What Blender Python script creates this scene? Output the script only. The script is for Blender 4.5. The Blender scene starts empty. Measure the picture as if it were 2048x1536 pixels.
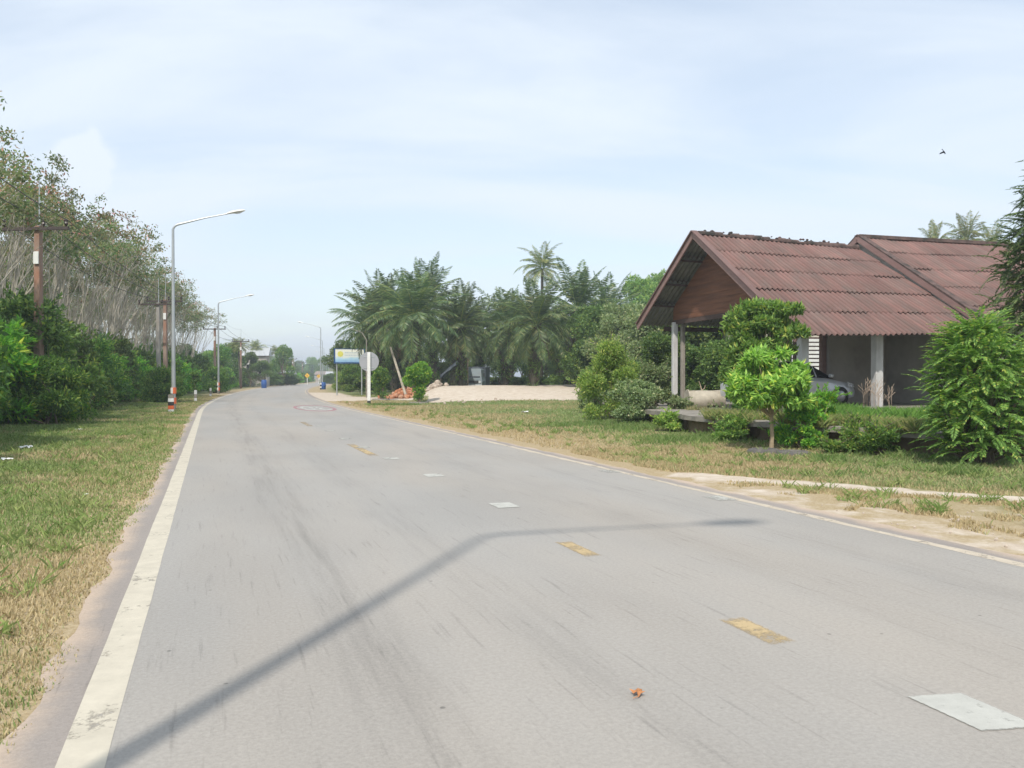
import bpy, math, random
import numpy as np
from mathutils import Vector, Matrix

sc = bpy.context.scene
COL = sc.collection
PI = math.pi
rad = math.radians

# ------------------------------------------------------------------ camera
F = 1650.0                       # focal length in photograph pixels (2048 wide)
HZ = 755.0                       # horizon row
CH = 1.6                         # camera height
cam_d = bpy.data.cameras.new("camera")
cam = bpy.data.objects.new("camera", cam_d)
COL.objects.link(cam)
cam_d.sensor_width = 36.0
cam_d.lens = 36.0 * F / 2048.0
cam_d.clip_start = 0.05
cam_d.clip_end = 6000
cam.location = (0, 0, CH)
cam.rotation_euler = (rad(90) - math.atan((768 - HZ) / F), 0, 0)
sc.camera = cam

# ------------------------------------------------------------------ world, sun, exposure
SUN_EL, SUN_AZ = rad(50), rad(195.7)       # azimuth clockwise from +Y (behind, a little left)
w = bpy.data.worlds.new("World")
sc.world = w
w.use_nodes = True
nt = w.node_tree
for n in list(nt.nodes):
    nt.nodes.remove(n)
def N(nt, typ, **kw):
    n = nt.nodes.new(typ)
    for k, v in kw.items():
        if k == 'inp':
            for kk, vv in v.items():
                n.inputs[kk].default_value = vv
        else:
            setattr(n, k, v)
    return n
out = N(nt, 'ShaderNodeOutputWorld')
bg = N(nt, 'ShaderNodeBackground', inp={'Strength': 0.10})
sky = N(nt, 'ShaderNodeTexSky', sky_type='NISHITA', sun_disc=False, sun_elevation=SUN_EL, sun_rotation=SUN_AZ,
        air_density=1.0, dust_density=1.2, ozone_density=1.0)
tc = N(nt, 'ShaderNodeTexCoord')
sep = N(nt, 'ShaderNodeSeparateXYZ')
nt.links.new(tc.outputs['Generated'], sep.inputs[0])
zz = N(nt, 'ShaderNodeMath', operation='MAXIMUM', inp={1: 0.0}); nt.links.new(sep.outputs['Z'], zz.inputs[0])
za = N(nt, 'ShaderNodeMath', operation='ADD', inp={1: 0.22}); nt.links.new(zz.outputs[0], za.inputs[0])
dx = N(nt, 'ShaderNodeMath', operation='DIVIDE'); nt.links.new(sep.outputs['X'], dx.inputs[0]); nt.links.new(za.outputs[0], dx.inputs[1])
dy = N(nt, 'ShaderNodeMath', operation='DIVIDE'); nt.links.new(sep.outputs['Y'], dy.inputs[0]); nt.links.new(za.outputs[0], dy.inputs[1])
cb = N(nt, 'ShaderNodeCombineXYZ'); nt.links.new(dx.outputs[0], cb.inputs[0]); nt.links.new(dy.outputs[0], cb.inputs[1])
mp = N(nt, 'ShaderNodeMapping'); mp.inputs['Scale'].default_value = (0.55, 1.5, 1); mp.inputs['Rotation'].default_value = (0, 0, rad(14))
nt.links.new(cb.outputs[0], mp.inputs[0])
nz = N(nt, 'ShaderNodeTexNoise', inp={'Scale': 1.15, 'Detail': 6.0, 'Roughness': 0.52, 'Distortion': 0.5})
nt.links.new(mp.outputs[0], nz.inputs[0])
cr = N(nt, 'ShaderNodeMapRange', inp={'From Min': 0.36, 'From Max': 0.66, 'To Min': 0.55, 'To Max': 0.97}); cr.interpolation_type = 'SMOOTHSTEP'
nt.links.new(nz.outputs[0], cr.inputs[0])
# a small puff of cumulus low on the left
pd = Vector(((165 - 1024) / F, 1.0, (HZ - 330) / F)).normalized()
dotn = N(nt, 'ShaderNodeVectorMath', operation='DISTANCE'); dotn.inputs[1].default_value = pd
nz2 = N(nt, 'ShaderNodeTexNoise', inp={'Scale': 22.0, 'Detail': 4.0})
nt.links.new(tc.outputs['Generated'], nz2.inputs[0])
nt.links.new(tc.outputs['Generated'], dotn.inputs[0])
ad = N(nt, 'ShaderNodeMath', operation='MULTIPLY_ADD', inp={1: 0.05}); nt.links.new(nz2.outputs[0], ad.inputs[0]); nt.links.new(dotn.outputs['Value'], ad.inputs[2])
pr = N(nt, 'ShaderNodeMapRange', inp={'From Min': 0.046, 'From Max': 0.062, 'To Min': 0.4, 'To Max': 0.0}); pr.interpolation_type = 'SMOOTHSTEP'
nt.links.new(ad.outputs[0], pr.inputs[0])
mxf = N(nt, 'ShaderNodeMath', operation='ADD', use_clamp=True); nt.links.new(cr.outputs[0], mxf.inputs[0]); nt.links.new(pr.outputs[0], mxf.inputs[1])
mix = N(nt, 'ShaderNodeMix', data_type='RGBA')
mix.inputs['B'].default_value = (5.3, 5.85, 6.5, 1)
hs = N(nt, 'ShaderNodeVectorMath', operation='MULTIPLY'); hs.inputs[1].default_value = (1.3, 1.25, 1.17)
nt.links.new(sky.outputs[0], hs.inputs[0])
nt.links.new(mxf.outputs[0], mix.inputs['Factor'])
nt.links.new(hs.outputs[0], mix.inputs['A'])
nt.links.new(mix.outputs['Result'], bg.inputs[0])
nt.links.new(bg.outputs[0], out.inputs[0])

sun_d = bpy.data.lights.new("sun", 'SUN')
sun_d.energy = 2.35
sun_d.angle = rad(1.3)
sun_d.color = (1.0, 0.93, 0.84)
sun = bpy.data.objects.new("sun", sun_d)
COL.objects.link(sun)
sdir = Vector((math.sin(SUN_AZ) * math.cos(SUN_EL), math.cos(SUN_AZ) * math.cos(SUN_EL), math.sin(SUN_EL)))
sun.rotation_euler = sdir.to_track_quat('Z', 'Y').to_euler()
sun.location = (-5, -10, 30)

sc.view_settings.view_transform = 'Standard'
sc.view_settings.look = 'None'
sc.view_settings.gamma = 1
sc.view_settings.exposure = 0.74
sc.render.engine = 'CYCLES'
sc.cycles.max_bounces = 6
sc.cycles.transparent_max_bounces = 4
sc.cycles.volume_bounces = 0

# ------------------------------------------------------------------ helpers
def rng_(s): return np.random.default_rng(s)
def at(px, d): return (px - 1024.0) / F * d
def zat(py, d): return CH + (HZ - py) / F * d
def gp(px, py, z=0.0):
    d = (CH - z) * F / (py - HZ)
    return at(px, d), d

def tag(o, label=None, cat=None, group=None, kind=None):
    if label: o['label'] = label
    if cat: o['category'] = cat
    if group: o['group'] = group
    if kind: o['kind'] = kind
    return o
def thing(name, label, cat, loc=(0, 0, 0), rz=0.0, group=None):
    o = bpy.data.objects.new(name, None)
    o.empty_display_size = 0.2
    COL.objects.link(o)
    o.location = loc
    o.rotation_euler = (0, 0, rz)
    return tag(o, label, cat, group)
def copy_tree(o, parent=None):
    c = o.copy()
    COL.objects.link(c)
    c.parent = parent
    for ch in list(o.children):
        copy_tree(ch, c)
    return c

def mesh_np(name, V, FC, mats, parent=None, mi=None, smooth=False, attrs=None):
    """V (n,3); FC list of (k, (m,k) int arrays)"""
    me = bpy.data.meshes.new(name)
    V = np.asarray(V, dtype=np.float32)
    me.vertices.add(len(V))
    me.vertices.foreach_set('co', V.ravel())
    loops = np.concatenate([f.ravel() for f in FC]).astype(np.int32)
    tot = np.concatenate([np.full(len(f), f.shape[1], dtype=np.int32) for f in FC])
    start = np.concatenate([[0], np.cumsum(tot)[:-1]]).astype(np.int32)
    me.loops.add(len(loops))
    me.loops.foreach_set('vertex_index', loops)
    me.polygons.add(len(tot))
    me.polygons.foreach_set('loop_start', start)
    me.polygons.foreach_set('loop_total', tot)
    if mi is not None:
        me.polygons.foreach_set('material_index', np.asarray(mi, dtype=np.int32))
    me.polygons.foreach_set('use_smooth', np.full(len(tot), bool(smooth)))
    for m in (mats if isinstance(mats, (list, tuple)) else [mats]):
        me.materials.append(m)
    if attrs:
        for k, (typ, arr) in attrs.items():
            a = me.attributes.new(k, typ, 'POINT')
            a.data.foreach_set('value' if typ == 'FLOAT' else 'color', np.asarray(arr, dtype=np.float32).ravel())
    me.update(calc_edges=True)
    o = bpy.data.objects.new(name, me)
    COL.objects.link(o)
    if parent is not None:
        o.parent = parent
    return o

class MB:
    """collects simple shapes and builds one mesh object"""
    def __init__(self):
        self.v = []; self.f = []; self.m = []
    def add(self, verts, faces, mi=0, M=None):
        b = len(self.v)
        for p in verts:
            p = Vector(p)
            if M is not None: p = M @ p
            self.v.append(tuple(p))
        for f in faces:
            self.f.append(tuple(b + i for i in f)); self.m.append(mi)
    def box(self, c, s, rz=0.0, mi=0, M=None, bev=0.0):
        x, y, z = s[0] / 2, s[1] / 2, s[2] / 2
        R = Matrix.Translation(c) @ Matrix.Rotation(rz, 4, 'Z')
        if M is not None: R = M @ R
        if bev <= 0:
            vs = [(sx * x, sy * y, sz * z) for sx in (-1, 1) for sy in (-1, 1) for sz in (-1, 1)]
            fs = [(0, 1, 3, 2), (4, 6, 7, 5), (0, 4, 5, 1), (2, 3, 7, 6), (0, 2, 6, 4), (1, 5, 7, 3)]
            self.add(vs, fs, mi, R)
        else:
            b = min(bev, x * .9, y * .9, z * .9)
            rings = []
            for zz_, ins in ((-z, b), (-z + b, 0), (z - b, 0), (z, b)):
                xx, yy = x - ins, y - ins
                cx = b if ins == 0 else b * 0.4
                rings.append([(-xx + cx, -yy, zz_), (xx - cx, -yy, zz_), (xx, -yy + cx, zz_), (xx, yy - cx, zz_),
                              (xx - cx, yy, zz_), (-xx + cx, yy, zz_), (-xx, yy - cx, zz_), (-xx, -yy + cx, zz_)])
            vs = [p for r in rings for p in r]
            fs = [tuple(range(7, -1, -1)), tuple(range(24, 32))]
            for k in range(3):
                for i in range(8):
                    j = (i + 1) % 8
                    fs.append((k * 8 + i, k * 8 + j, k * 8 + 8 + j, k * 8 + 8 + i))
            self.add(vs, fs, mi, R)
    def tube(self, pts, rs, n=8, mi=0, cap=True, M=None):
        pts = [Vector(p) for p in pts]
        if not hasattr(rs, '__len__'): rs = [rs] * len(pts)
        vs = []; fs = []
        up = Vector((0, 0, 1))
        prev = None
        for i, p in enumerate(pts):
            if i == 0: t = pts[1] - pts[0]
            elif i == len(pts) - 1: t = pts[-1] - pts[-2]
            else: t = pts[i + 1] - pts[i - 1]
            if t.length < 1e-9: t = Vector((0, 0, 1))
            t.normalize()
            if prev is None:
                a = up if abs(t.dot(up)) < 0.95 else Vector((1, 0, 0))
                s = t.cross(a).normalized()
            else:
                s = (prev - t * prev.dot(t)).normalized()
            prev = s
            q = t.cross(s)
            for k in range(n):
                an = 2 * PI * k / n
                vs.append(p + (s * math.cos(an) + q * math.sin(an)) * rs[i])
        for i in range(len(pts) - 1):
            for k in range(n):
                j = (k + 1) % n
                fs.append((i * n + k, i * n + j, (i + 1) * n + j, (i + 1) * n + k))
        if cap:
            fs.append(tuple(range(n - 1, -1, -1)))
            fs.append(tuple(range((len(pts) - 1) * n, len(pts) * n)))
        self.add(vs, fs, mi, M)
    def prism(self, poly, axis_off, mi=0, M=None):
        """poly: list of 3d pts (planar); axis_off: extrusion vector"""
        n = len(poly); off = Vector(axis_off)
        vs = [Vector(p) for p in poly] + [Vector(p) + off for p in poly]
        fs = [tuple(range(n - 1, -1, -1)), tuple(range(n, 2 * n))]
        for i in range(n):
            j = (i + 1) % n
            fs.append((i, j, n + j, n + i))
        self.add(vs, fs, mi, M)
    def build(self, name, mats, parent=None, smooth=False):
        used = sorted({i for f in self.f for i in f})
        if len(used) != len(self.v):
            ix = {a: b for b, a in enumerate(used)}
            self.v = [self.v[a] for a in used]; self.f = [tuple(ix[i] for i in f) for f in self.f]
        me = bpy.data.meshes.new(name)
        me.from_pydata(self.v, [], self.f)
        for m in (mats if isinstance(mats, (list, tuple)) else [mats]):
            me.materials.append(m)
        me.polygons.foreach_set('material_index', self.m)
        me.polygons.foreach_set('use_smooth', [bool(smooth)] * len(self.f))
        if smooth:
            try: me.set_sharp_from_angle(angle=rad(40))
            except Exception: pass
        me.update()
        o = bpy.data.objects.new(name, me)
        COL.objects.link(o)
        if parent is not None: o.parent = parent
        return o

def quad_grid(nr, nc):
    r = np.arange(nr - 1)[:, None] * nc; c = np.arange(nc - 1)[None, :]
    a = (r + c).ravel()
    return np.stack([a, a + 1, a + nc + 1, a + nc], 1)

# value noise in numpy
def vnoise(x, y, seed=0):
    xi = np.floor(x).astype(np.int64); yi = np.floor(y).astype(np.int64)
    xf = x - xi; yf = y - yi
    def h(a, b):
        n = (a * 374761393 + b * 668265263 + seed * 974711) & 0x7fffffff
        n = ((n ^ (n >> 13)) * 1274126177) & 0x7fffffff
        return ((n ^ (n >> 16)) & 0xffff) / 65535.0
    u = xf * xf * (3 - 2 * xf); v = yf * yf * (3 - 2 * yf)
    return (h(xi, yi) * (1 - u) + h(xi + 1, yi) * u) * (1 - v) + (h(xi, yi + 1) * (1 - u) + h(xi + 1, yi + 1) * u) * v
def fbm(x, y, seed=0, oct=3):
    s = 0; a = .5; t = 0
    for o in range(oct):
        s = s + a * vnoise(x * 2 ** o, y * 2 ** o, seed + o * 17); t += a; a *= .5
    return s / t
def sst(x, a, b):
    t = np.clip((x - a) / (b - a), 0, 1)
    return t * t * (3 - 2 * t)

# ------------------------------------------------------------------ road centre line
HT = [0, 35, 50, 70, 93, 126, 175, 240, 350, 700]
HH = [20, 20, 17.5, 15.7, 14.2, 11.9, 9.1, 10, 12.5, 13.5]
T = np.arange(-30, 900.5, 1.0)
hd = np.radians(np.interp(T, HT, HH))
cx = np.zeros_like(T); cy = np.zeros_like(T)
i0 = int(np.where(T == 0)[0][0])
cx[i0], cy[i0] = 1.52, 4.58
for i in range(i0 + 1, len(T)):
    a = (hd[i] + hd[i - 1]) / 2
    cx[i] = cx[i - 1] - math.sin(a); cy[i] = cy[i - 1] + math.cos(a)
for i in range(i0 - 1, -1, -1):
    cx[i] = cx[i + 1] + math.sin(hd[i]); cy[i] = cy[i + 1] - math.cos(hd[i])
def road_xy(s, t):
    s = np.asarray(s, float); t = np.asarray(t, float)
    x = np.interp(t, T, cx); y = np.interp(t, T, cy); h = np.interp(t, T, hd)
    return x + s * np.cos(h), y + s * np.sin(h)
def road_st(x, y):
    x = np.asarray(x, float).ravel(); y = np.asarray(y, float).ravel()
    s = np.zeros_like(x); t = np.zeros_like(x)
    for a in range(0, len(x), 4000):
        X = x[a:a + 4000, None]; Y = y[a:a + 4000, None]
        k = np.argmin((X - cx[None]) ** 2 + (Y - cy[None]) ** 2, axis=1)
        h = hd[k]; ddx = x[a:a + 4000] - cx[k]; ddy = y[a:a + 4000] - cy[k]
        s[a:a + 4000] = ddx * np.cos(h) + ddy * np.sin(h)
        t[a:a + 4000] = T[k] - ddx * np.sin(h) + ddy * np.cos(h)
    return s, t
def rp(s, t):
    x, y = road_xy(s, t); return float(x), float(y)
def heading(t): return float(np.interp(t, T, hd))

def gz(x, y, s=None):
    x = np.asarray(x, float); y = np.asarray(y, float)
    shp = x.shape; x = x.ravel(); y = y.ravel()
    if s is None: s, _ = road_st(x, y)
    z = np.full_like(x, -0.010)
    z += 0.16 * sst(s, 7.5, 13) + 0.10 * sst(-s, 8, 14)
    z += (fbm(x * .35, y * .35, 5) - .5) * 0.10 * sst(np.abs(s), 4.6, 8)
    q = x / np.maximum(y, 1)
    lot = sst(q, -.125, -.085) * (1 - sst(q, .085, .14)) * sst(y, 47, 61) * (1 - sst(y, 67, 73))
    z += lot * (0.80 + 0.18 * (fbm(x * .12, y * .12, 9) - .5))
    return z.reshape(shp)
def gz1(x, y): return float(gz(np.array([x]), np.array([y]))[0])

# ------------------------------------------------------------------ materials
def new_mat(name):
    m = bpy.data.materials.new(name); m.use_nodes = True
    nt = m.node_tree
    b = nt.nodes['Principled BSDF']
    return m, nt, b
def basic(name, col, rough=.6, var=.12, scale=6., metal=0., spec=.4, bump=0., stretch=(1, 1, 1), dirt=None, dirt_amt=.5):
    m, nt, b = new_mat(name)
    tc = N(nt, 'ShaderNodeTexCoord'); mp = N(nt, 'ShaderNodeMapping'); mp.inputs['Scale'].default_value = stretch
    nt.links.new(tc.outputs['Object'], mp.inputs[0])
    nz = N(nt, 'ShaderNodeTexNoise', inp={'Scale': scale, 'Detail': 5.0, 'Roughness': .6}); nt.links.new(mp.outputs[0], nz.inputs[0])
    mr = N(nt, 'ShaderNodeMapRange', inp={'From Min': .3, 'From Max': .7, 'To Min': 1 - var, 'To Max': 1 + var}); nt.links.new(nz.outputs[0], mr.inputs[0])
    mu = N(nt, 'ShaderNodeVectorMath', operation='SCALE'); mu.inputs[0].default_value = col; nt.links.new(mr.outputs[0], mu.inputs['Scale'])
    src = mu.outputs[0]
    if dirt:
        n2 = N(nt, 'ShaderNodeTexNoise', inp={'Scale': scale * .45, 'Detail': 6.0, 'Roughness': .65}); nt.links.new(mp.outputs[0], n2.inputs[0])
        r2 = N(nt, 'ShaderNodeMapRange', inp={'From Min': .45, 'From Max': .68, 'To Min': 0., 'To Max': dirt_amt}); nt.links.new(n2.outputs[0], r2.inputs[0])
        mx = N(nt, 'ShaderNodeMix', data_type='RGBA'); mx.inputs['B'].default_value = (*dirt, 1)
        nt.links.new(r2.outputs[0], mx.inputs['Factor']); nt.links.new(src, mx.inputs['A']); src = mx.outputs['Result']
    nt.links.new(src, b.inputs['Base Color'])
    b.inputs['Roughness'].default_value = rough; b.inputs['Metallic'].default_value = metal
    b.inputs['Specular IOR Level'].default_value = spec
    if bump > 0:
        bp = N(nt, 'ShaderNodeBump', inp={'Strength': bump, 'Distance': .02}); nt.links.new(nz.outputs[0], bp.inputs['Height']); nt.links.new(bp.outputs[0], b.inputs['Normal'])
    return m

LB = 1.85
def leafmat(name, cols, trans=.35, rough=.55, patch=None, pscale=.6, glossy=.25):
    """cols: list of (pos, rgb) over the random value of each leaf"""
    m, nt, b = new_mat(name)
    g = N(nt, 'ShaderNodeNewGeometry')
    rp_ = N(nt, 'ShaderNodeValToRGB')
    el = rp_.color_ramp.elements
    while len(el) < len(cols): el.new(.5)
    for e, (p, c) in zip(el, cols):
        e.position = p; e.color = (c[0] * LB * 1.22, c[1] * LB * .97, c[2] * LB * 1.12, 1)
    nt.links.new(g.outputs['Random Per Island'], rp_.inputs[0])
    src = rp_.outputs[0]
    tc = N(nt, 'ShaderNodeTexCoord')
    nz = N(nt, 'ShaderNodeTexNoise', inp={'Scale': pscale, 'Detail': 2.0}); nt.links.new(tc.outputs['Object'], nz.inputs[0])
    if patch:
        mr = N(nt, 'ShaderNodeMapRange', inp={'From Min': .45, 'From Max': .62}); nt.links.new(nz.outputs[0], mr.inputs[0])
        mx = N(nt, 'ShaderNodeMix', data_type='RGBA', blend_type='MULTIPLY'); mx.inputs['B'].default_value = (*patch, 1)
        nt.links.new(mr.outputs[0], mx.inputs['Factor']); nt.links.new(src, mx.inputs['A']); src = mx.outputs['Result']
    oi = N(nt, 'ShaderNodeObjectInfo')
    hv = N(nt, 'ShaderNodeHueSaturation')
    r1 = N(nt, 'ShaderNodeMapRange', inp={'To Min': .485, 'To Max': .512}); nt.links.new(oi.outputs['Random'], r1.inputs[0]); nt.links.new(r1.outputs[0], hv.inputs['Hue'])
    r2 = N(nt, 'ShaderNodeMapRange', inp={'To Min': .78, 'To Max': 1.22}); nt.links.new(oi.outputs['Random'], r2.inputs[0]); nt.links.new(r2.outputs[0], hv.inputs['Value'])
    nt.links.new(src, hv.inputs['Color']); src = hv.outputs[0]
    nt.links.new(src, b.inputs['Base Color'])
    b.inputs['Roughness'].default_value = rough; b.inputs['Specular IOR Level'].default_value = glossy
    tr = N(nt, 'ShaderNodeBsdfTranslucent')
    br = N(nt, 'ShaderNodeVectorMath', operation='MULTIPLY'); br.inputs[1].default_value = (1.25, 1.35, .7)
    nt.links.new(src, br.inputs[0]); nt.links.new(br.outputs[0], tr.inputs[0])
    ms = N(nt, 'ShaderNodeMixShader', inp={0: trans})
    nt.links.new(b.outputs[0], ms.inputs[1]); nt.links.new(tr.outputs[0], ms.inputs[2])
    nt.links.new(ms.outputs[0], nt.nodes['Material Output'].inputs[0])
    return m

G_ = lambda *c: tuple(c)
M = {}
M['leaf_dark'] = leafmat('leaf_dark', [(0, G_(.035, .075, .022)), (.5, G_(.06, .12, .03)), (.85, G_(.09, .17, .04)), (1, G_(.16, .22, .05))], patch=(.75, .8, .9))
M['leaf_hedge'] = leafmat('leaf_hedge', [(0, G_(.035, .09, .022)), (.5, G_(.06, .14, .03)), (.85, G_(.1, .21, .035)), (1, G_(.2, .28, .05))], patch=(.75, .85, .85), pscale=.45)
M['leaf_bright'] = leafmat('leaf_bright', [(0, G_(.05, .15, .025)), (.5, G_(.08, .24, .035)), (.85, G_(.13, .32, .04)), (1, G_(.3, .4, .05))], trans=.42)
M['leaf_light'] = leafmat('leaf_light', [(0, G_(.08, .19, .035)), (.5, G_(.13, .3, .055)), (.85, G_(.2, .4, .08)), (1, G_(.36, .45, .09))], trans=.45)
M['leaf_mid'] = leafmat('leaf_mid', [(0, G_(.05, .12, .028)), (.5, G_(.08, .19, .04)), (.85, G_(.13, .27, .055)), (1, G_(.25, .33, .07))], trans=.4)
M['leaf_yellow'] = leafmat('leaf_yellow', [(0, G_(.07, .15, .035)), (.5, G_(.12, .24, .05)), (.85, G_(.19, .32, .07)), (1, G_(.3, .38, .1))], trans=.42)
M['leaf_top'] = leafmat('leaf_top', [(0, G_(.05, .12, .03)), (.5, G_(.09, .18, .05)), (1, G_(.16, .24, .06))])
M['leaf_palm'] = leafmat('leaf_palm', [(0, G_(.026, .062, .022)), (.5, G_(.045, .098, .033)), (.85, G_(.08, .14, .045)), (1, G_(.16, .2, .075))], trans=.25, rough=.42, glossy=.5)
M['leaf_coco'] = leafmat('leaf_coco', [(0, G_(.06, .1, .03)), (.6, G_(.1, .16, .045)), (1, G_(.25, .26, .08))], trans=.25, rough=.45, glossy=.5)
M['leaf_rubber'] = leafmat('leaf_rubber', [(0, G_(.045, .095, .035)), (.5, G_(.08, .145, .05)), (.8, G_(.12, .17, .075)), (.93, G_(.17, .15, .1)), (1, G_(.24, .18, .13))], pscale=.22, patch=(1.35, .9, 1.0))
M['leaf_tam'] = leafmat('leaf_tam', [(0, G_(.025, .06, .02)), (.6, G_(.05, .1, .03)), (1, G_(.1, .17, .05))])
M['leaf_grey'] = leafmat('leaf_grey', [(0, G_(.06, .1, .045)), (.5, G_(.1, .17, .07)), (.9, G_(.14, .21, .085)), (1, G_(.26, .3, .17))])
M['dry'] = basic('dry_frond', (.2, .14, .08), .9)
M['bark_pale'] = basic('bark_pale', (.39, .36, .3), .9, .3, 3, bump=.4, stretch=(1, 1, .4), dirt=(.2, .18, .13), dirt_amt=.7)
M['bark'] = basic('bark', (.16, .125, .09), .9, .3, 6, bump=.5, dirt=(.05, .05, .035))
M['bark_palm'] = basic('bark_palm', (.09, .075, .055), .95, .35, 5, bump=.8, dirt=(.04, .06, .025), dirt_amt=.8)
M['bark_cass'] = basic('bark_light', (.36, .28, .18), .85, .2, 8, bump=.3)
M['galv'] = basic('galvanised_steel', (.42, .45, .46), .45, .12, 2, metal=.35, stretch=(1, 1, .3))
M['white'] = basic('white_paint', (.75, .76, .74), .5, .06, 4, dirt=(.5, .47, .4), dirt_amt=.4)
M['black'] = basic('black_paint', (.035, .035, .035), .6)
M['orange'] = basic('orange_reflector', (.75, .16, .05), .45, .1, 8)
M['blue'] = basic('blue_plastic', (.03, .1, .32), .45, .15, 4)
M['yellow'] = basic('yellow_sign_face', (.75, .43, .03), .5)
M['conc'] = basic('concrete', (.29, .265, .225), .9, .18, 5, bump=.3, dirt=(.16, .15, .13), dirt_amt=.8)
M['conc_light'] = basic('pale_concrete', (.46, .42, .34), .9, .2, 4, bump=.3, dirt=(.22, .19, .13), dirt_amt=.8)
M['pillar'] = basic('whitewashed_pillar', (.55, .55, .54), .85, .1, 3, bump=.15, stretch=(1, 1, .4), dirt=(.3, .29, .27), dirt_amt=.7)
M['rustpole'] = basic('rust_stained_pole', (.27, .2, .16), .9, .25, 2.0, bump=.3, stretch=(2, 2, .5), dirt=(.33, .12, .05), dirt_amt=.8)
M['greypole'] = basic('grey_concrete_pole', (.3, .29, .27), .9, .15, 2.0, stretch=(2, 2, .5), dirt=(.2, .15, .1), dirt_amt=.6)
M['arm'] = basic('dark_crossarm', (.07, .055, .05), .8, .2, 5)
M['insul'] = basic('brown_insulator', (.05, .035, .03), .35)
M['wire'] = basic('wire', (.05, .05, .05), .6)
M['rooft'] = basic('maroon_roof_sheet', (.175, .108, .095), .75, .16, 1.4, dirt=(.13, .075, .065), dirt_amt=.7, bump=.1)
def roof_mat():
    m, nt, b = new_mat('maroon_roof_sheet'); L = nt.links.new
    def at_(k): return N(nt, 'ShaderNodeAttribute', attribute_name=k).outputs['Fac']
    def mr(v, a, bb, c, d):
        n = N(nt, 'ShaderNodeMapRange', inp={'From Min': a, 'From Max': bb, 'To Min': c, 'To Max': d}); L(v, n.inputs[0]); return n.outputs[0]
    def mul(a, bb):
        n = N(nt, 'ShaderNodeMath', operation='MULTIPLY'); L(a, n.inputs[0]); L(bb, n.inputs[1]); return n.outputs[0]
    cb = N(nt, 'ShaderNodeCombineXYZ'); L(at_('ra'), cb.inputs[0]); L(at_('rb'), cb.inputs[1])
    def no(sx, sy, d=5.):
        mp = N(nt, 'ShaderNodeMapping'); mp.inputs['Scale'].default_value = (sx, sy, 1); L(cb.outputs[0], mp.inputs[0])
        n = N(nt, 'ShaderNodeTexNoise', inp={'Scale': 1., 'Detail': d, 'Roughness': .6}); L(mp.outputs[0], n.inputs[0]); return n.outputs[0]
    f = mul(mr(at_('sheet'), 0, 1, .86, 1.13), mr(at_('val'), -1, .2, .68, 1.04))  # corrugation valleys darkened in the colour, standing in for their weak shading
    f = mul(f, mr(no(5., .5), .35, .65, .84, 1.1)); f = mul(f, mr(no(.8, .8), .35, .65, .9, 1.08))
    mx = N(nt, 'ShaderNodeMix', data_type='RGBA'); mx.inputs['A'].default_value = (.205, .118, .103, 1); mx.inputs['B'].default_value = (.17, .12, .105, 1)
    L(mr(no(2.2, .9), .4, .65, 0, 1), mx.inputs['Factor'])
    mu = N(nt, 'ShaderNodeVectorMath', operation='SCALE'); L(mx.outputs['Result'], mu.inputs[0]); L(f, mu.inputs['Scale'])
    L(mu.outputs[0], b.inputs['Base Color']); b.inputs['Roughness'].default_value = .8; b.inputs['Specular IOR Level'].default_value = .25
    return m
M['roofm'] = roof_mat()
M['roofu'] = basic('grey_sheet_underside', (.19, .19, .17), .9, .15, 3, dirt=(.09, .09, .08), dirt_amt=.6)
M['barge'] = basic('maroon_bargeboard', (.27, .17, .15), .65, .12, 4, stretch=(.4, .4, 2))
M['moss'] = basic('mossy_ridge_tile', (.12, .08, .07), .95, .35, 5, bump=.6, dirt=(.035, .035, .03), dirt_amt=.95)
M['plank'] = basic('brown_planks', (.2, .09, .05), .8, .2, 3, stretch=(.3, .3, 4), dirt=(.1, .05, .035), dirt_amt=.6)
M['beam'] = basic('dark_beam', (.09, .06, .05), .8)
M['wall'] = basic('dusty_plaster', (.42, .39, .35), .9, .08, 2, dirt=(.28, .25, .22), dirt_amt=.7)
M['cream'] = basic('cream_wall', (.62, .58, .48), .85, .06, 2, dirt=(.45, .4, .32), dirt_amt=.4)
M['darkvoid'] = basic('dark_opening', (.02, .02, .02), .9)
M['silver'] = basic('silver_car_paint', (.6, .62, .65), .28, .03, 2, metal=.25, spec=.6)
M['glass'] = basic('dark_glass', (.015, .017, .02), .12, .02, 2, spec=.7)
M['lens'] = basic('headlight_lens', (.6, .62, .64), .15, .05, 8, spec=.9)
M['tyre'] = basic('tyre_rubber', (.03, .03, .03), .85, .2, 12)
M['oldtyre'] = basic('dusty_tyre_rubber', (.11, .105, .1), .9, .2, 8, dirt=(.2, .18, .15), dirt_amt=.5)
M['rim'] = basic('wheel_rim', (.4, .4, .42), .35, .05, 4, metal=.8)
M['tarp'] = basic('blue_grey_tarp', (.07, .085, .1), .6, .15, 3)
M['truckp'] = basic('pale_truck_paint', (.24, .29, .32), .35, .06, 3, dirt=(.2, .19, .16), dirt_amt=.5)
M['orsoil'] = basic('orange_brick_rubble', (.42, .18, .09), .95, .3, 6, bump=.8, dirt=(.5, .4, .3), dirt_amt=.7)
M['rock'] = basic('pale_rubble', (.45, .38, .31), .95, .2, 8, bump=.5)
M['litter'] = basic('white_litter', (.8, .8, .78), .5)
M['redp'] = basic('red_paint', (.45, .08, .06), .6)
M['petal'] = basic('dry_leaf', (.45, .2, .08), .7, .25, 30)
M['bird'] = basic('bird_plumage', (.02, .022, .04), .6)
M['roofgrey'] = basic('grey_metal_roof', (.45, .47, .48), .5, .08, 3)
M['rooffar'] = basic('faded_roof', (.3, .24, .21), .8, .1, 3)
M['weed_dry'] = basic('dry_stalk', (.42, .33, .25), .9, .2, 10)

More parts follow.
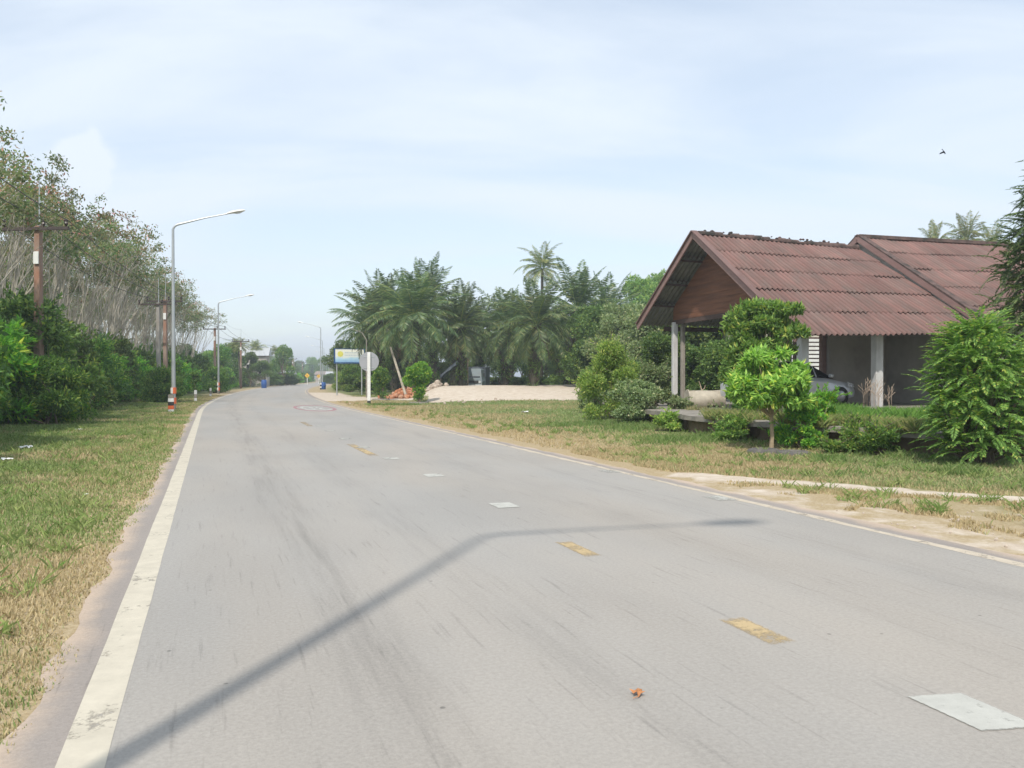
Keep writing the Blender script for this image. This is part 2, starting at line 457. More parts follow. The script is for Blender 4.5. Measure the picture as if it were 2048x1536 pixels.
# road: coordinates (across, along) in metres come from attributes
def road_mat():
    m, nt, b = new_mat('sun_bleached_asphalt')
    L = nt.links.new
    a_s = N(nt, 'ShaderNodeAttribute', attribute_name='across'); a_t = N(nt, 'ShaderNodeAttribute', attribute_name='along')
    def math_(op, a, bb=None, c=None, clamp=False):
        n = N(nt, 'ShaderNodeMath', operation=op, use_clamp=clamp)
        for i, q in enumerate((a, bb, c)):
            if q is None: continue
            if isinstance(q, (int, float)): n.inputs[i].default_value = q
            else: L(q, n.inputs[i])
        return n.outputs[0]
    S = a_s.outputs['Fac']; Tt = a_t.outputs['Fac']
    cb = N(nt, 'ShaderNodeCombineXYZ'); L(S, cb.inputs[0]); L(Tt, cb.inputs[1])
    def noise(sx, sy, det=5., ro=.6, off=0.):
        mp = N(nt, 'ShaderNodeMapping'); mp.inputs['Scale'].default_value = (sx, sy, 1); mp.inputs['Location'].default_value = (off, off * .7, 0)
        L(cb.outputs[0], mp.inputs[0])
        n = N(nt, 'ShaderNodeTexNoise', inp={'Scale': 1., 'Detail': det, 'Roughness': ro}); L(mp.outputs[0], n.inputs[0])
        return n.outputs[0]
    def mr(v, a, bb, c, d, smooth=True):
        n = N(nt, 'ShaderNodeMapRange', inp={'From Min': a, 'From Max': bb, 'To Min': c, 'To Max': d})
        if smooth: n.interpolation_type = 'SMOOTHSTEP'
        L(v, n.inputs[0]); return n.outputs[0]
    wob = math_('MULTIPLY_ADD', noise(.3, .05, 2.), .5, math_('SUBTRACT', S, .25))
    dark = None
    for c0, wd, amt in ((-2.1, .42, .13), (-1.05, .35, .07), (1.35, .45, .05), (2.5, .4, .07)):
        d = math_('ABSOLUTE', math_('SUBTRACT', wob, c0))
        k = mr(d, 0.0, wd, amt, 0.0)
        dark = k if dark is None else math_('ADD', dark, k)
    streak = mr(noise(7., .35, 4., .65), .4, .7, .25, 1.6)
    dark = math_('MULTIPLY', dark, streak)
    scr = mr(noise(22., 1.1, 3., .6, 3.), .57, .76, 0., .2)           # rubber scratches along the road
    dark = math_('ADD', dark, scr)
    blot = mr(noise(.55, .25, 4., .55, 7.), .35, .7, -.04, .06)
    dark = math_('ADD', dark, blot)
    grain = mr(noise(38., 38., 5., .85), .32, .68, -.15, .15, False)
    dark = math_('ADD', dark, grain)
    vor = N(nt, 'ShaderNodeTexVoronoi', inp={'Scale': 3.1}); L(cb.outputs[0], vor.inputs['Vector'])
    spot = mr(vor.outputs['Distance'], .03, .055, 1., 0.)
    sel = N(nt, 'ShaderNodeSeparateColor'); L(vor.outputs['Color'], sel.inputs[0])
    spot = math_('MULTIPLY', spot, mr(sel.outputs[0], .5, .8, 0., .45))
    dark = math_('ADD', dark, spot)
    # cool grey in the wheel paths, warm dust elsewhere
    warm = N(nt, 'ShaderNodeMix', data_type='RGBA'); warm.inputs['A'].default_value = (.345, .318, .28, 1); warm.inputs['B'].default_value = (.32, .308, .285, 1)
    L(mr(noise(.4, .1, 3., .5, 11.), .35, .65, 0., 1.), warm.inputs['Factor'])
    # reddish dust at the shoulders
    sh = N(nt, 'ShaderNodeMix', data_type='RGBA'); sh.inputs['B'].default_value = (.285, .25, .222, 1)
    ab = math_('ABSOLUTE', S)
    L(mr(ab, 3.45, 3.62, 0., .85), sh.inputs['Factor']); L(warm.outputs['Result'], sh.inputs['A'])
    sd = N(nt, 'ShaderNodeMix', data_type='RGBA'); sd.inputs['B'].default_value = (.48, .38, .29, 1)
    e = math_('ADD', ab, math_('MULTIPLY', noise(1.2, 1.2, 5., .6, 5.), .5))
    L(mr(e, 3.9, 4.12, 0., .95), sd.inputs['Factor']); L(sh.outputs['Result'], sd.inputs['A'])
    k = math_('SUBTRACT', 1.0, dark)
    mu = N(nt, 'ShaderNodeVectorMath', operation='SCALE'); L(sd.outputs['Result'], mu.inputs[0]); L(k, mu.inputs['Scale'])
    L(mu.outputs[0], b.inputs['Base Color'])
    b.inputs['Roughness'].default_value = .72; b.inputs['Specular IOR Level'].default_value = .35
    bp = N(nt, 'ShaderNodeBump', inp={'Strength': .25, 'Distance': .01}); L(noise(60., 60., 3., .7), bp.inputs['Height']); L(bp.outputs[0], b.inputs['Normal'])
    return m
M['road'] = road_mat()

def paint_mat(name, col, wear, patch=False, kw=.12):
    """thermoplastic paint; the worn parts let the asphalt through"""
    m, nt, b = new_mat(name); L = nt.links.new
    tc = N(nt, 'ShaderNodeTexCoord')
    def no(sc_, d=6., r=.7):
        n = N(nt, 'ShaderNodeTexNoise', inp={'Scale': sc_, 'Detail': d, 'Roughness': r}); L(tc.outputs['Object'], n.inputs[0]); return n.outputs[0]
    def ma(op, a, bb, c=None, clamp=False):
        n = N(nt, 'ShaderNodeMath', operation=op, use_clamp=clamp)
        for i, q in enumerate((a, bb, c)):
            if q is None: continue
            if isinstance(q, (int, float)): n.inputs[i].default_value = q
            else: L(q, n.inputs[i])
        return n.outputs[0]
    def mr(v, a, bb, c, d):
        n = N(nt, 'ShaderNodeMapRange', inp={'From Min': a, 'From Max': bb, 'To Min': c, 'To Max': d}); L(v, n.inputs[0]); return n.outputs[0]
    w_ = mr(ma('ADD', no(16.), no(2.2, 4., .5)), 1.16 - wear * .42, 1.34 - wear * .3, 0., .9)
    if patch:
        eu = N(nt, 'ShaderNodeAttribute', attribute_name='eu'); ev = N(nt, 'ShaderNodeAttribute', attribute_name='ev')
        e = ma('MAXIMUM', ma('ABSOLUTE', eu.outputs['Fac'], 0.), ma('ABSOLUTE', ev.outputs['Fac'], 0.))
        e = ma('MULTIPLY_ADD', no(30., 5., .7), kw * 3, e)
        w_ = ma('MAXIMUM', w_, mr(e, 1. + kw * .3, 1. + kw * 1.6, 0., 1.), None, True)
    mu = N(nt, 'ShaderNodeVectorMath', operation='SCALE'); mu.inputs[0].default_value = col; L(mr(no(5.), .3, .7, .88, 1.1), mu.inputs['Scale'])
    L(mu.outputs[0], b.inputs['Base Color'])
    b.inputs['Roughness'].default_value = .8; b.inputs['Specular IOR Level'].default_value = .2
    tr = N(nt, 'ShaderNodeBsdfTransparent'); ms = N(nt, 'ShaderNodeMixShader')
    L(w_, ms.inputs[0]); L(b.outputs[0], ms.inputs[1]); L(tr.outputs[0], ms.inputs[2]); L(ms.outputs[0], nt.nodes['Material Output'].inputs[0])
    return m
M['line_l'] = paint_mat('cream_edge_line', (.52, .48, .39), -.02)
M['line_r'] = paint_mat('dusty_edge_line', (.5, .44, .35), .18)
M['dash_w'] = paint_mat('white_road_paint', (.45, .45, .41), .15, True, .06)
M['dash_w2'] = paint_mat('worn_white_road_paint', (.43, .43, .39), .5, True, .25)
M['dash_y'] = paint_mat('worn_yellow_road_paint', (.46, .355, .2), .5, True, .3)
M['dash_y2'] = paint_mat('faint_yellow_road_paint', (.42, .34, .22), .7, True, .4)
M['digits'] = paint_mat('white_digit_paint', (.5, .5, .47), .35)
M['red_l'] = paint_mat('faded_red_road_paint', (.38, .22, .23), .35)

def ground_mat():
    m, nt, b = new_mat('verge_ground'); L = nt.links.new
    aS = N(nt, 'ShaderNodeAttribute', attribute_name='across'); aD = N(nt, 'ShaderNodeAttribute', attribute_name='dirt')
    tc = N(nt, 'ShaderNodeTexCoord')
    def noise(sc_, det=5., ro=.6):
        n = N(nt, 'ShaderNodeTexNoise', inp={'Scale': sc_, 'Detail': det, 'Roughness': ro}); L(tc.outputs['Object'], n.inputs[0]); return n.outputs[0]
    def mr(v, a, bb, c, d):
        n = N(nt, 'ShaderNodeMapRange', inp={'From Min': a, 'From Max': bb, 'To Min': c, 'To Max': d}); n.interpolation_type = 'SMOOTHSTEP'
        L(v, n.inputs[0]); return n.outputs[0]
    def ma(op, a, bb, clamp=False):
        n = N(nt, 'ShaderNodeMath', operation=op, use_clamp=clamp)
        for i, q in enumerate((a, bb)):
            if isinstance(q, (int, float)): n.inputs[i].default_value = q
            else: L(q, n.inputs[i])
        return n.outputs[0]
    def mix(f, A, B):
        n = N(nt, 'ShaderNodeMix', data_type='RGBA')
        if isinstance(f, float): n.inputs['Factor'].default_value = f
        else: L(f, n.inputs['Factor'])
        for k, q in (('A', A), ('B', B)):
            if isinstance(q, tuple): n.inputs[k].default_value = (*q, 1)
            else: L(q, n.inputs[k])
        return n.outputs['Result']
    ab = ma('ABSOLUTE', aS.outputs['Fac'], 0.)
    green = mix(mr(noise(1.2), .35, .65, 0., 1.), (.10, .16, .05), (.17, .2, .075))
    green = mix(mr(noise(40., 3., .7), .35, .7, 0., .6), green, (.24, .22, .1))
    dry = mix(mr(noise(30., 4., .7), .3, .7, 0., 1.), (.33, .25, .14), (.45, .37, .24))
    # straw-coloured towards the road, green away from it
    e = ma('ADD', ab, ma('MULTIPLY', noise(.5, 4.), 3.4))
    g = mix(mr(e, 6.8, 9.4, 1., 0.), green, dry)
    g = mix(mr(noise(.9, 5.), .55, .66, 0., .5), g, dry)
    sand = mix(mr(noise(3., 6., .7), .3, .7, 0., 1.), (.49, .41, .32), (.62, .55, .46))
    sand = mix(mr(noise(35., 4., .8), .55, .7, 0., .35), sand, (.33, .27, .2))
    f = ma('ADD', aD.outputs['Fac'], ma('MULTIPLY', ma('SUBTRACT', noise(1.6, 6., .65), .5), .75))
    g = mix(mr(f, .42, .62, 0., 1.), g, sand)
    e2 = ma('ADD', ab, ma('MULTIPLY', noise(1.1, 6., .65), 1.1))
    g = mix(mr(e2, 4.1, 4.5, 1., 0.), g, sand)
    L(g, b.inputs['Base Color'])
    b.inputs['Roughness'].default_value = .95; b.inputs['Specular IOR Level'].default_value = .1
    bp = N(nt, 'ShaderNodeBump', inp={'Strength': .5, 'Distance': .04}); L(noise(18., 5., .75), bp.inputs['Height']); L(bp.outputs[0], b.inputs['Normal'])
    return m
M['ground'] = ground_mat()

def attr_mat(name, trans=.2):
    m, nt, b = new_mat(name); L = nt.links.new
    a = N(nt, 'ShaderNodeAttribute', attribute_name='tint')
    L(a.outputs['Color'], b.inputs['Base Color'])
    b.inputs['Roughness'].default_value = .7; b.inputs['Specular IOR Level'].default_value = .2
    tr = N(nt, 'ShaderNodeBsdfTranslucent'); L(a.outputs['Color'], tr.inputs[0])
    ms = N(nt, 'ShaderNodeMixShader', inp={0: trans}); L(b.outputs[0], ms.inputs[1]); L(tr.outputs[0], ms.inputs[2])
    L(ms.outputs[0], nt.nodes['Material Output'].inputs[0])
    return m
M['grass'] = attr_mat('grass_blades')

# ------------------------------------------------------------------ setting: ground, road, markings
def seg_dist(x, y, pts):
    best = np.full(x.shape, 1e9)
    for (x0, y0), (x1, y1) in zip(pts[:-1], pts[1:]):
        dx_, dy_ = x1 - x0, y1 - y0
        u = np.clip(((x - x0) * dx_ + (y - y0) * dy_) / (dx_ * dx_ + dy_ * dy_), 0, 1)
        best = np.minimum(best, np.hypot(x - x0 - u * dx_, y - y0 - u * dy_))
    return best
PATH = [(-22, 78), (-16.5, 68), (-10, 62), (-4, 57.5), (2, 56)]
TRACK = [gp(1390, 948), gp(1480, 958), gp(1700, 972), gp(2048, 996), (12, 9.2)]
def dirt_mask(x, y, s):
    q = x / np.maximum(y, 1)
    lot = sst(q, -.115, -.09) * (1 - sst(q, .08, .12)) * sst(y, 47.5, 51) * (1 - sst(y, 70, 74))
    path = 1 - sst(seg_dist(x, y, PATH), 2.0, 3.6)
    apron = (1 - sst(np.abs(s - 3.5), 1.5, 5.5)) * sst(y, 52, 60) * (1 - sst(y, 84, 92)) * (s > 0)
    tr = (1 - sst(seg_dist(x, y, TRACK), .15, .6)) * .85
    near = (1 - sst(np.abs(s - 5.4), .9, 2.2)) * (1 - sst(y, 9.5, 13)) * .46
    shd = (s > 0) * (1 - sst(s, 4.6, 5.6)) * (.5 * (1 - sst(y, 11, 20)))
    track2 = (1 - sst(seg_dist(x, y, [gp(1380, 818), gp(1470, 822)]), .5, 1.2)) * .8
    return np.clip(np.maximum.reduce([lot, path, apron, tr, near, shd, track2]), 0, 1)
def axis(pos, neg, step, grow, end):
    a = [0.0]; 
    while a[-1] < pos: a.append(a[-1] + step)
    st = step
    while a[-1] < end: st *= grow; a.append(a[-1] + st)
    b = [0.0]
    while b[-1] > neg: b.append(b[-1] - step)
    st = step
    while b[-1] > -end: st *= grow; b.append(b[-1] - st)
    return np.array(sorted(set(b + a)))
gx = axis(22, -28, .4, 1.12, 1000); gy = axis(76, -6, .4, 1.10, 1150)
XX, YY = np.meshgrid(gx, gy)
sS, tT = road_st(XX, YY)
far = (np.abs(YY.ravel()) > 850) | (np.abs(XX.ravel()) > 600)
sS[far] = np.sign(sS[far]) * np.maximum(np.abs(sS[far]), 30)
ZZ = gz(XX.ravel(), YY.ravel(), sS)
dm = dirt_mask(XX.ravel(), YY.ravel(), sS)
g = mesh_np('ground', np.stack([XX.ravel(), YY.ravel(), ZZ], 1), [quad_grid(len(gy), len(gx))], M['ground'], smooth=True,
            attrs={'across': ('FLOAT', sS - .42 * (sS < 0)), 'dirt': ('FLOAT', dm)})
tag(g, kind='structure')

def ribbon(name, s0, s1, t0, t1, z, mat, dt=1.0, ns=2, wob=0., seed=0):
    t = np.arange(t0, t1 + dt * .5, dt); ss = np.linspace(0, 1, ns)
    V = []; A = []; B = []
    w0 = (fbm(t * 2.2, t * 0 + 3, seed) - .5) * wob; w1 = (fbm(t * 2.7, t * 0 + 8, seed + 1) - .5) * wob
    for f in ss:
        s = (s0 + w0) * (1 - f) + (s1 + w1) * f
        x, y = road_xy(s, t)
        V.append(np.stack([x, y, np.full_like(x, z)], 1)); A.append(s); B.append(t)
    V = np.stack(V, 1).reshape(-1, 3); A = np.stack(A, 1).ravel(); B = np.stack(B, 1).ravel()
    o = mesh_np(name, V, [quad_grid(len(t), ns)], mat, attrs={'across': ('FLOAT', A), 'along': ('FLOAT', B)})
    return tag(o, kind='structure')
ribbon('road', -3.84, 3.82, -12, 60, 0.0, M['road'], .2, 17, .22, 3)
o = ribbon('road', -3.84, 3.82, 60, 800, 0.0, M['road'], 2., 9, .0, 3)
ribbon('edge_line', -3.60, -3.41, -6, 60, .0015, M['line_l'], .3, 2, .012, 5)
ribbon('edge_line', -3.60, -3.41, 60.0, 330, .006, M['line_l'], 2, 2)
ribbon('edge_line', 3.44, 3.56, -6, 60, .0015, M['line_r'], .2, 2, .07, 9)
ribbon('edge_line', 3.44, 3.56, 76.0, 250, .006, M['line_r'], 2, 2)

def patch_poly(name, pts, z, mat, seed=0, rag=.02):
    V = np.array([(p[0], p[1], z) for p in pts])
    o = mesh_np(name, V, [np.array([[0, 1, 2, 3]])], mat, attrs={'eu': ('FLOAT', [-1, 1, 1, -1]), 'ev': ('FLOAT', [-1, -1, 1, 1])})
    return tag(o, kind='structure')
def dash(px, py, w_, l_, mat, seed, skew=0.):
    x, y = gp(px, py); s, t = road_st(x, y); s = s[0]; t = t[0]
    pts = [rp(s - w_ / 2, t - l_ / 2 + skew), rp(s + w_ / 2, t - l_ / 2), rp(s + w_ / 2, t + l_ / 2), rp(s - w_ / 2, t + l_ / 2 + skew)]
    def sg(p):   # ccw
        return p
    return patch_poly('road_dash', pts, .003 if 30 <= seed < 50 else .0045, mat, seed, .006)
dash(1955, 1430, .30, .44, M['dash_w'], 1, .06)
for i, (px, py) in enumerate([(1008, 1011), (867, 951), (782, 917), (726, 895), (690, 877.5), (660, 862), (640, 852)]):
    dash(px, py, .30, .42, M['dash_w'] if i < 3 else M['dash_w2'], 10 + i)
for i, (px, py, ww, ll) in enumerate([(1513, 1262, .19, .55), (1155, 1098, .17, .7), (722, 899, .2, 3.2), (612, 848, .2, 3.0)]):
    dash(px, py, ww, ll, M['dash_y'] if i < 3 else M['dash_y2'], 30 + i)
for i, (px, py, ww, ll) in enumerate([(1220, 943, .3, .45), (1440, 997, .3, .45)]):
    dash(px, py, ww, ll, M['dash_w2'], 50 + i)

# painted speed-limit roundel, stretched along the lane
def roundel():
    X0, Y0 = gp(628, 816); s0, t0 = road_st(X0, Y0); s0 = s0[0]; t0 = t0[0]
    A, B = 1.02, 4.6
    V = []; n = 64
    for k in range(n):
        a = 2 * PI * k / n
        for q in (1.0, .84):
            x, y = road_xy(s0 + A * q * math.cos(a), t0 + B * q * math.sin(a)); V.append((float(x), float(y), .003))
    fs = [(2 * k, 2 * ((k + 1) % n), 2 * ((k + 1) % n) + 1, 2 * k + 1) for k in range(n)]
    me = bpy.data.meshes.new('speed_roundel'); me.from_pydata(V, [], fs); me.materials.append(M['red_l']); me.update()
    o = bpy.data.objects.new('speed_roundel', me); COL.objects.link(o); tag(o, kind='structure')
    cu = bpy.data.curves.new('digits', 'FONT'); cu.body = '30'; cu.align_x = 'CENTER'; cu.align_y = 'CENTER'; cu.size = 1.5
    to = bpy.data.objects.new('digits', cu); COL.objects.link(to)
    bpy.context.view_layer.update()
    dg = bpy.context.evaluated_depsgraph_get()
    m2 = bpy.data.meshes.new_from_object(to.evaluated_get(dg)); COL.objects.unlink(to); bpy.data.objects.remove(to)
    h = heading(t0)
    for v in m2.vertices:
        ss, tt = -v.co.x * .95, -v.co.y * 5.2           # it faces the oncoming lane
        x, y = road_xy(s0 + ss, t0 + tt); v.co = (float(x), float(y), .006)
    m2.materials.clear(); m2.materials.append(M['digits'])
    o2 = bpy.data.objects.new('speed_digits', m2); COL.objects.link(o2); tag(o2, kind='structure')
roundel()

# ------------------------------------------------------------------ foliage builders
def unit(a):
    return a / np.maximum(np.linalg.norm(a, axis=-1, keepdims=True), 1e-9)
def leaf_arrays(P, D, S, L, W, fold=.15):
    """rhombus leaves: base P, direction D, side S"""
    L = np.broadcast_to(L, (len(P),))[:, None]; W = np.broadcast_to(W, (len(P),))[:, None]
    Nn = unit(np.cross(D, S))
    mid = P + D * L * .45
    a = P; b = mid + S * W * .5 + Nn * W * fold; c = P + D * L - Nn * L * .08; d = mid - S * W * .5 + Nn * W * fold
    V = np.stack([a, b, c, d], 1).reshape(-1, 3)
    Fq = np.arange(len(P) * 4).reshape(-1, 4)
    return V, Fq
def rand_dir(r, n):
    return unit(r.normal(size=(n, 3)))
def blob_leaves(r, blobs, n, L, W, out_=.7, droop=0., shell=.22, minz=None):
    blobs = np.array(blobs, float)
    wgt = (blobs[:, 3] * blobs[:, 4] + blobs[:, 3] * blobs[:, 5] + blobs[:, 4] * blobs[:, 5]); wgt = wgt / wgt.sum()
    k = r.choice(len(blobs), n, p=wgt)
    d = rand_dir(r, n)
    d[:, 2] = np.where(r.random(n) < .35, np.abs(d[:, 2]), d[:, 2])
    rr = 1 - np.abs(r.normal(0, shell, n)); 
    P = blobs[k, :3] + d * blobs[k, 3:6] * rr[:, None]
    if minz is not None:
        P[:, 2] = np.maximum(P[:, 2], minz + r.random(n) * .15)
    D = unit(d * out_ + rand_dir(r, n) * .8 + np.array([0, 0, -droop]))
    S = unit(np.cross(D, rand_dir(r, n) + np.array([0, 0, .9])))
    l = L * (.65 + .7 * r.random(n)); w_ = W * (.65 + .7 * r.random(n))
    return leaf_arrays(P, D, S, l, w_)
def clumps(r, w_, h, dp, n, z0=0., rr=(.15, .34), top=1.0):
    """clump ellipsoids filling a dome of given size"""
    B = []
    for i in range(n):
        a = r.random() * 2 * PI; q = math.sqrt(r.random()); zc = r.random()
        lim = math.sqrt(max(0.05, 1 - (zc * .92) ** 2.2)) if top == 1.0 else 1.0
        s = rr[0] + (rr[1] - rr[0]) * r.random()
        x = math.cos(a) * q * lim * w_ / 2 * (1 - s * .7); y = math.sin(a) * q * lim * dp / 2 * (1 - s * .7)
        z = z0 + s * h * .4 + zc * (h * (1 - s * .75))
        B.append((x, y, z, s * w_ * .55, s * dp * .55, s * h * .42))
    return B
def add_fol(name, V, Fq, mat, parent=None):
    return mesh_np(name, V, [Fq], mat, parent)
def frond(r, o, az, el, length, droop, nl, leafL, leafW, sweep=.55, hang=.35, seg=10, curl=0.):
    """returns leaf arrays and rachis points of one pinnate frond"""
    dirh = np.array([math.cos(az), math.sin(az), 0.])
    side = np.array([-math.sin(az), math.cos(az), 0.])
    pts = [np.array(o, float)]; e = el; ds = length / seg; az2 = az
    for k in range(seg):
        e -= droop / seg * (.5 + 1.2 * k / seg)
        az2 += curl / seg
        dh = np.array([math.cos(az2), math.sin(az2), 0.])
        pts.append(pts[-1] + ds * (dh * math.cos(e) + np.array([0, 0, math.sin(e)])))
    pts = np.array(pts)
    u = np.linspace(.14, 1., nl); f = u * seg; i = np.minimum(f.astype(int), seg - 1); fr = (f - i)[:, None]
    P = pts[i] * (1 - fr) + pts[i + 1] * fr; Tn = unit(pts[i + 1] - pts[i])
    prof = np.sin(np.clip(u * 1.02, 0, 1) * PI * .86 + .35) ** .7
    VV = []; 
    for sg in (-1, 1):
        jit = r.normal(0, .13, (nl, 3))
        D = unit(Tn * sweep + side * sg * 1.0 + np.array([0, 0, -hang]) + jit)
        S = unit(np.cross(D, np.cross(Tn, D) + r.normal(0, .2, (nl, 3))))
        S = unit(Tn + r.normal(0, .15, (nl, 3)))
        V, _ = leaf_arrays(P, D, S, leafL * prof * (.8 + .4 * r.random(nl)), leafW, .0)
        VV.append(V)
    V = np.concatenate(VV)
    return V, pts
def foliage_from(parts):
    V = np.concatenate(parts); return V, np.arange(len(V)).reshape(-1, 4)

# ---- oil palm
def make_palm(seed, trunk_h, nfr, fl, droopk=1.0, kind='oil', thick=.28):
    r = rng_(seed); rr = random.Random(seed)
    root = thing('oil_palm' if kind == 'oil' else 'coconut_palm', 'x', 'palm tree')
    mb = MB()
    lean = (r.normal(0, .25), r.normal(0, .25))
    n = 9
    pts = [(lean[0] * (k / n) ** 1.6, lean[1] * (k / n) ** 1.6, trunk_h * k / n) for k in range(n + 1)]
    mb.tube(pts, [thick * (1.15 - .3 * k / n) * (1 + .08 * rr.uniform(-1, 1)) for k in range(n + 1)], 9)
    if kind == 'oil':          # old leaf bases round the trunk
        for k in range(int(trunk_h * 22)):
            q = rr.random(); z = q * trunk_h; a = rr.random() * 2 * PI
            bx, by = lean[0] * q ** 1.6, lean[1] * q ** 1.6
            p0 = (bx + math.cos(a) * thick * .8, by + math.sin(a) * thick * .8, z)
            p1 = (bx + math.cos(a) * (thick + .16 + .12 * rr.random()), by + math.sin(a) * (thick + .16 + .12 * rr.random()), z + .28)
            mb.tube([p0, p1], [.07, .03], 4)
    mb.build('trunk', M['bark_palm'], root, True)
    fv = []; rm = MB(); top = np.array([lean[0], lean[1], trunk_h])
    for k in range(nfr):
        f = (k + .5) / nfr
        az = k * 2.39996 + r.normal(0, .12)
        el = rad(84) - rad(118 if kind == 'oil' else 105) * f ** 1.05 + r.normal(0, .06)
        L = fl * (.8 + .25 * r.random()) * (1 - .18 * f ** 3) * (.85 if f < .12 else 1)
        dr = (.75 + .55 * f) * droopk * (1.0 if f > .12 else .5)
        o_ = top + np.array([math.cos(az) * .12, math.sin(az) * .12, .3 * (1 - f) - .2 * f])
        V, pts = frond(r, o_, az, el, L, dr, 46 if kind == 'oil' else 40, fl * .2, fl * .018, .5, .22 + .35 * f, 9)
        fv.append(V)
        rm.tube([tuple(p) for p in pts], [.045 * (1 - .8 * i / 9) for i in range(10)], 3, 0, False)
    V, Fq = foliage_from(fv)
    add_fol('crown', V, Fq, M['leaf_palm'] if kind == 'oil' else M['leaf_coco'], root)
    rm.build('frond_stems', M['leaf_top'], root)
    if kind == 'oil':          # dead brown fronds hanging down and creepers on the trunk
        dv = []
        for k in range(6):
            az = r.random() * 2 * PI
            V, _ = frond(r, top + np.array([0, 0, -.3]), az, rad(-45), fl * .55, .7, 26, fl * .14, fl * .011, .5, .9, 6); dv.append(V)
        V, Fq = foliage_from(dv); add_fol('dead_fronds', V, Fq, M['dry'], root)
        bl = []
        for k in range(7):
            q = r.random(); bl.append((lean[0] * q, lean[1] * q, trunk_h * (.1 + .85 * q), thick * 1.7, thick * 1.7, .45))
        V, Fq = blob_leaves(r, bl, 900, .2, .09, .6, .5, .15); add_fol('creeper', V, Fq, M['leaf_dark'], root)
    return root

def make_bush(seed, w_, h, dp, nclump, nleaf, L, W, mat, name='shrub', stems=6, droop=.1, sprigs=10, z0=0.0, part='foliage'):
    r = rng_(seed)
    root = thing(name, 'x', 'shrub')
    B = clumps(r, w_, h, dp, nclump, z0)
    V1, _ = blob_leaves(r, B, nleaf, L, W, .7, droop, .36, 0.02)
    parts = [V1]; mb = MB()
    for k in range(stems):
        b = B[r.integers(len(B))]
        mb.tube([(r.normal(0, w_ * .06), r.normal(0, dp * .06), -.05), (b[0] * .5, b[1] * .5, b[2] * .5), (b[0], b[1], b[2])], [.03 + .006 * h, .02, .008], 5)
    for k in range(sprigs):       # loose shoots sticking out of the outline
        b = B[r.integers(len(B))]; d = rand_dir(r, 1)[0]; d[2] = abs(d[2]) + .35; d = d / np.linalg.norm(d)
        p0 = np.array(b[:3]) + d * np.array(b[3:]) * .6; ln = (.12 * h + .35 * r.random()) * (.6 + .7 * r.random())
        n = 14; q = np.linspace(.1, 1, n)[:, None]
        P = p0 + d * ln * q + np.array([0, 0, -.15]) * q ** 2 * ln
        D = unit(d + rand_dir(r, n) * .9); S = unit(np.cross(D, rand_dir(r, n)))
        V, _ = leaf_arrays(P, D, S, L * .9, W * .9); parts.append(V)
        mb.tube([tuple(p0), tuple(p0 + d * ln)], [.012, .004], 3)
    V, Fq = foliage_from(parts)
    add_fol(part, V, Fq, mat, root)
    mb.build('stems', M['bark'], root, True)
    return root

def make_tree(seed, h, cw, cz0, nclump, nleaf, L, W, mat, trunk_r=.16, name='leafy_tree', bark='bark', ch=None):
    r = rng_(seed); root = thing(name, 'x', 'tree')
    ch_ = h - cz0
    B = clumps(r, cw, ch_, cw, nclump, cz0, (.2, .34))
    V, Fq = blob_leaves(r, B, nleaf, L, W, .7, .15, .26)
    add_fol('crown', V, Fq, mat, root)
    mb = MB()
    mid = (r.normal(0, .15), r.normal(0, .15), cz0 * .9)
    mb.tube([(0, 0, -.1), (mid[0] * .4, mid[1] * .4, cz0 * .5), mid], [trunk_r * 1.2, trunk_r, trunk_r * .8], 8)
    for k in range(min(9, nclump)):
        b = B[k]
        m_ = ((mid[0] + b[0]) / 2, (mid[1] + b[1]) / 2, mid[2] + (b[2] - mid[2]) * .6)
        mb.tube([mid, m_, b[:3]], [trunk_r * .6, trunk_r * .35, trunk_r * .1], 5)
    mb.build('trunk', M[bark], root, True)
    return root

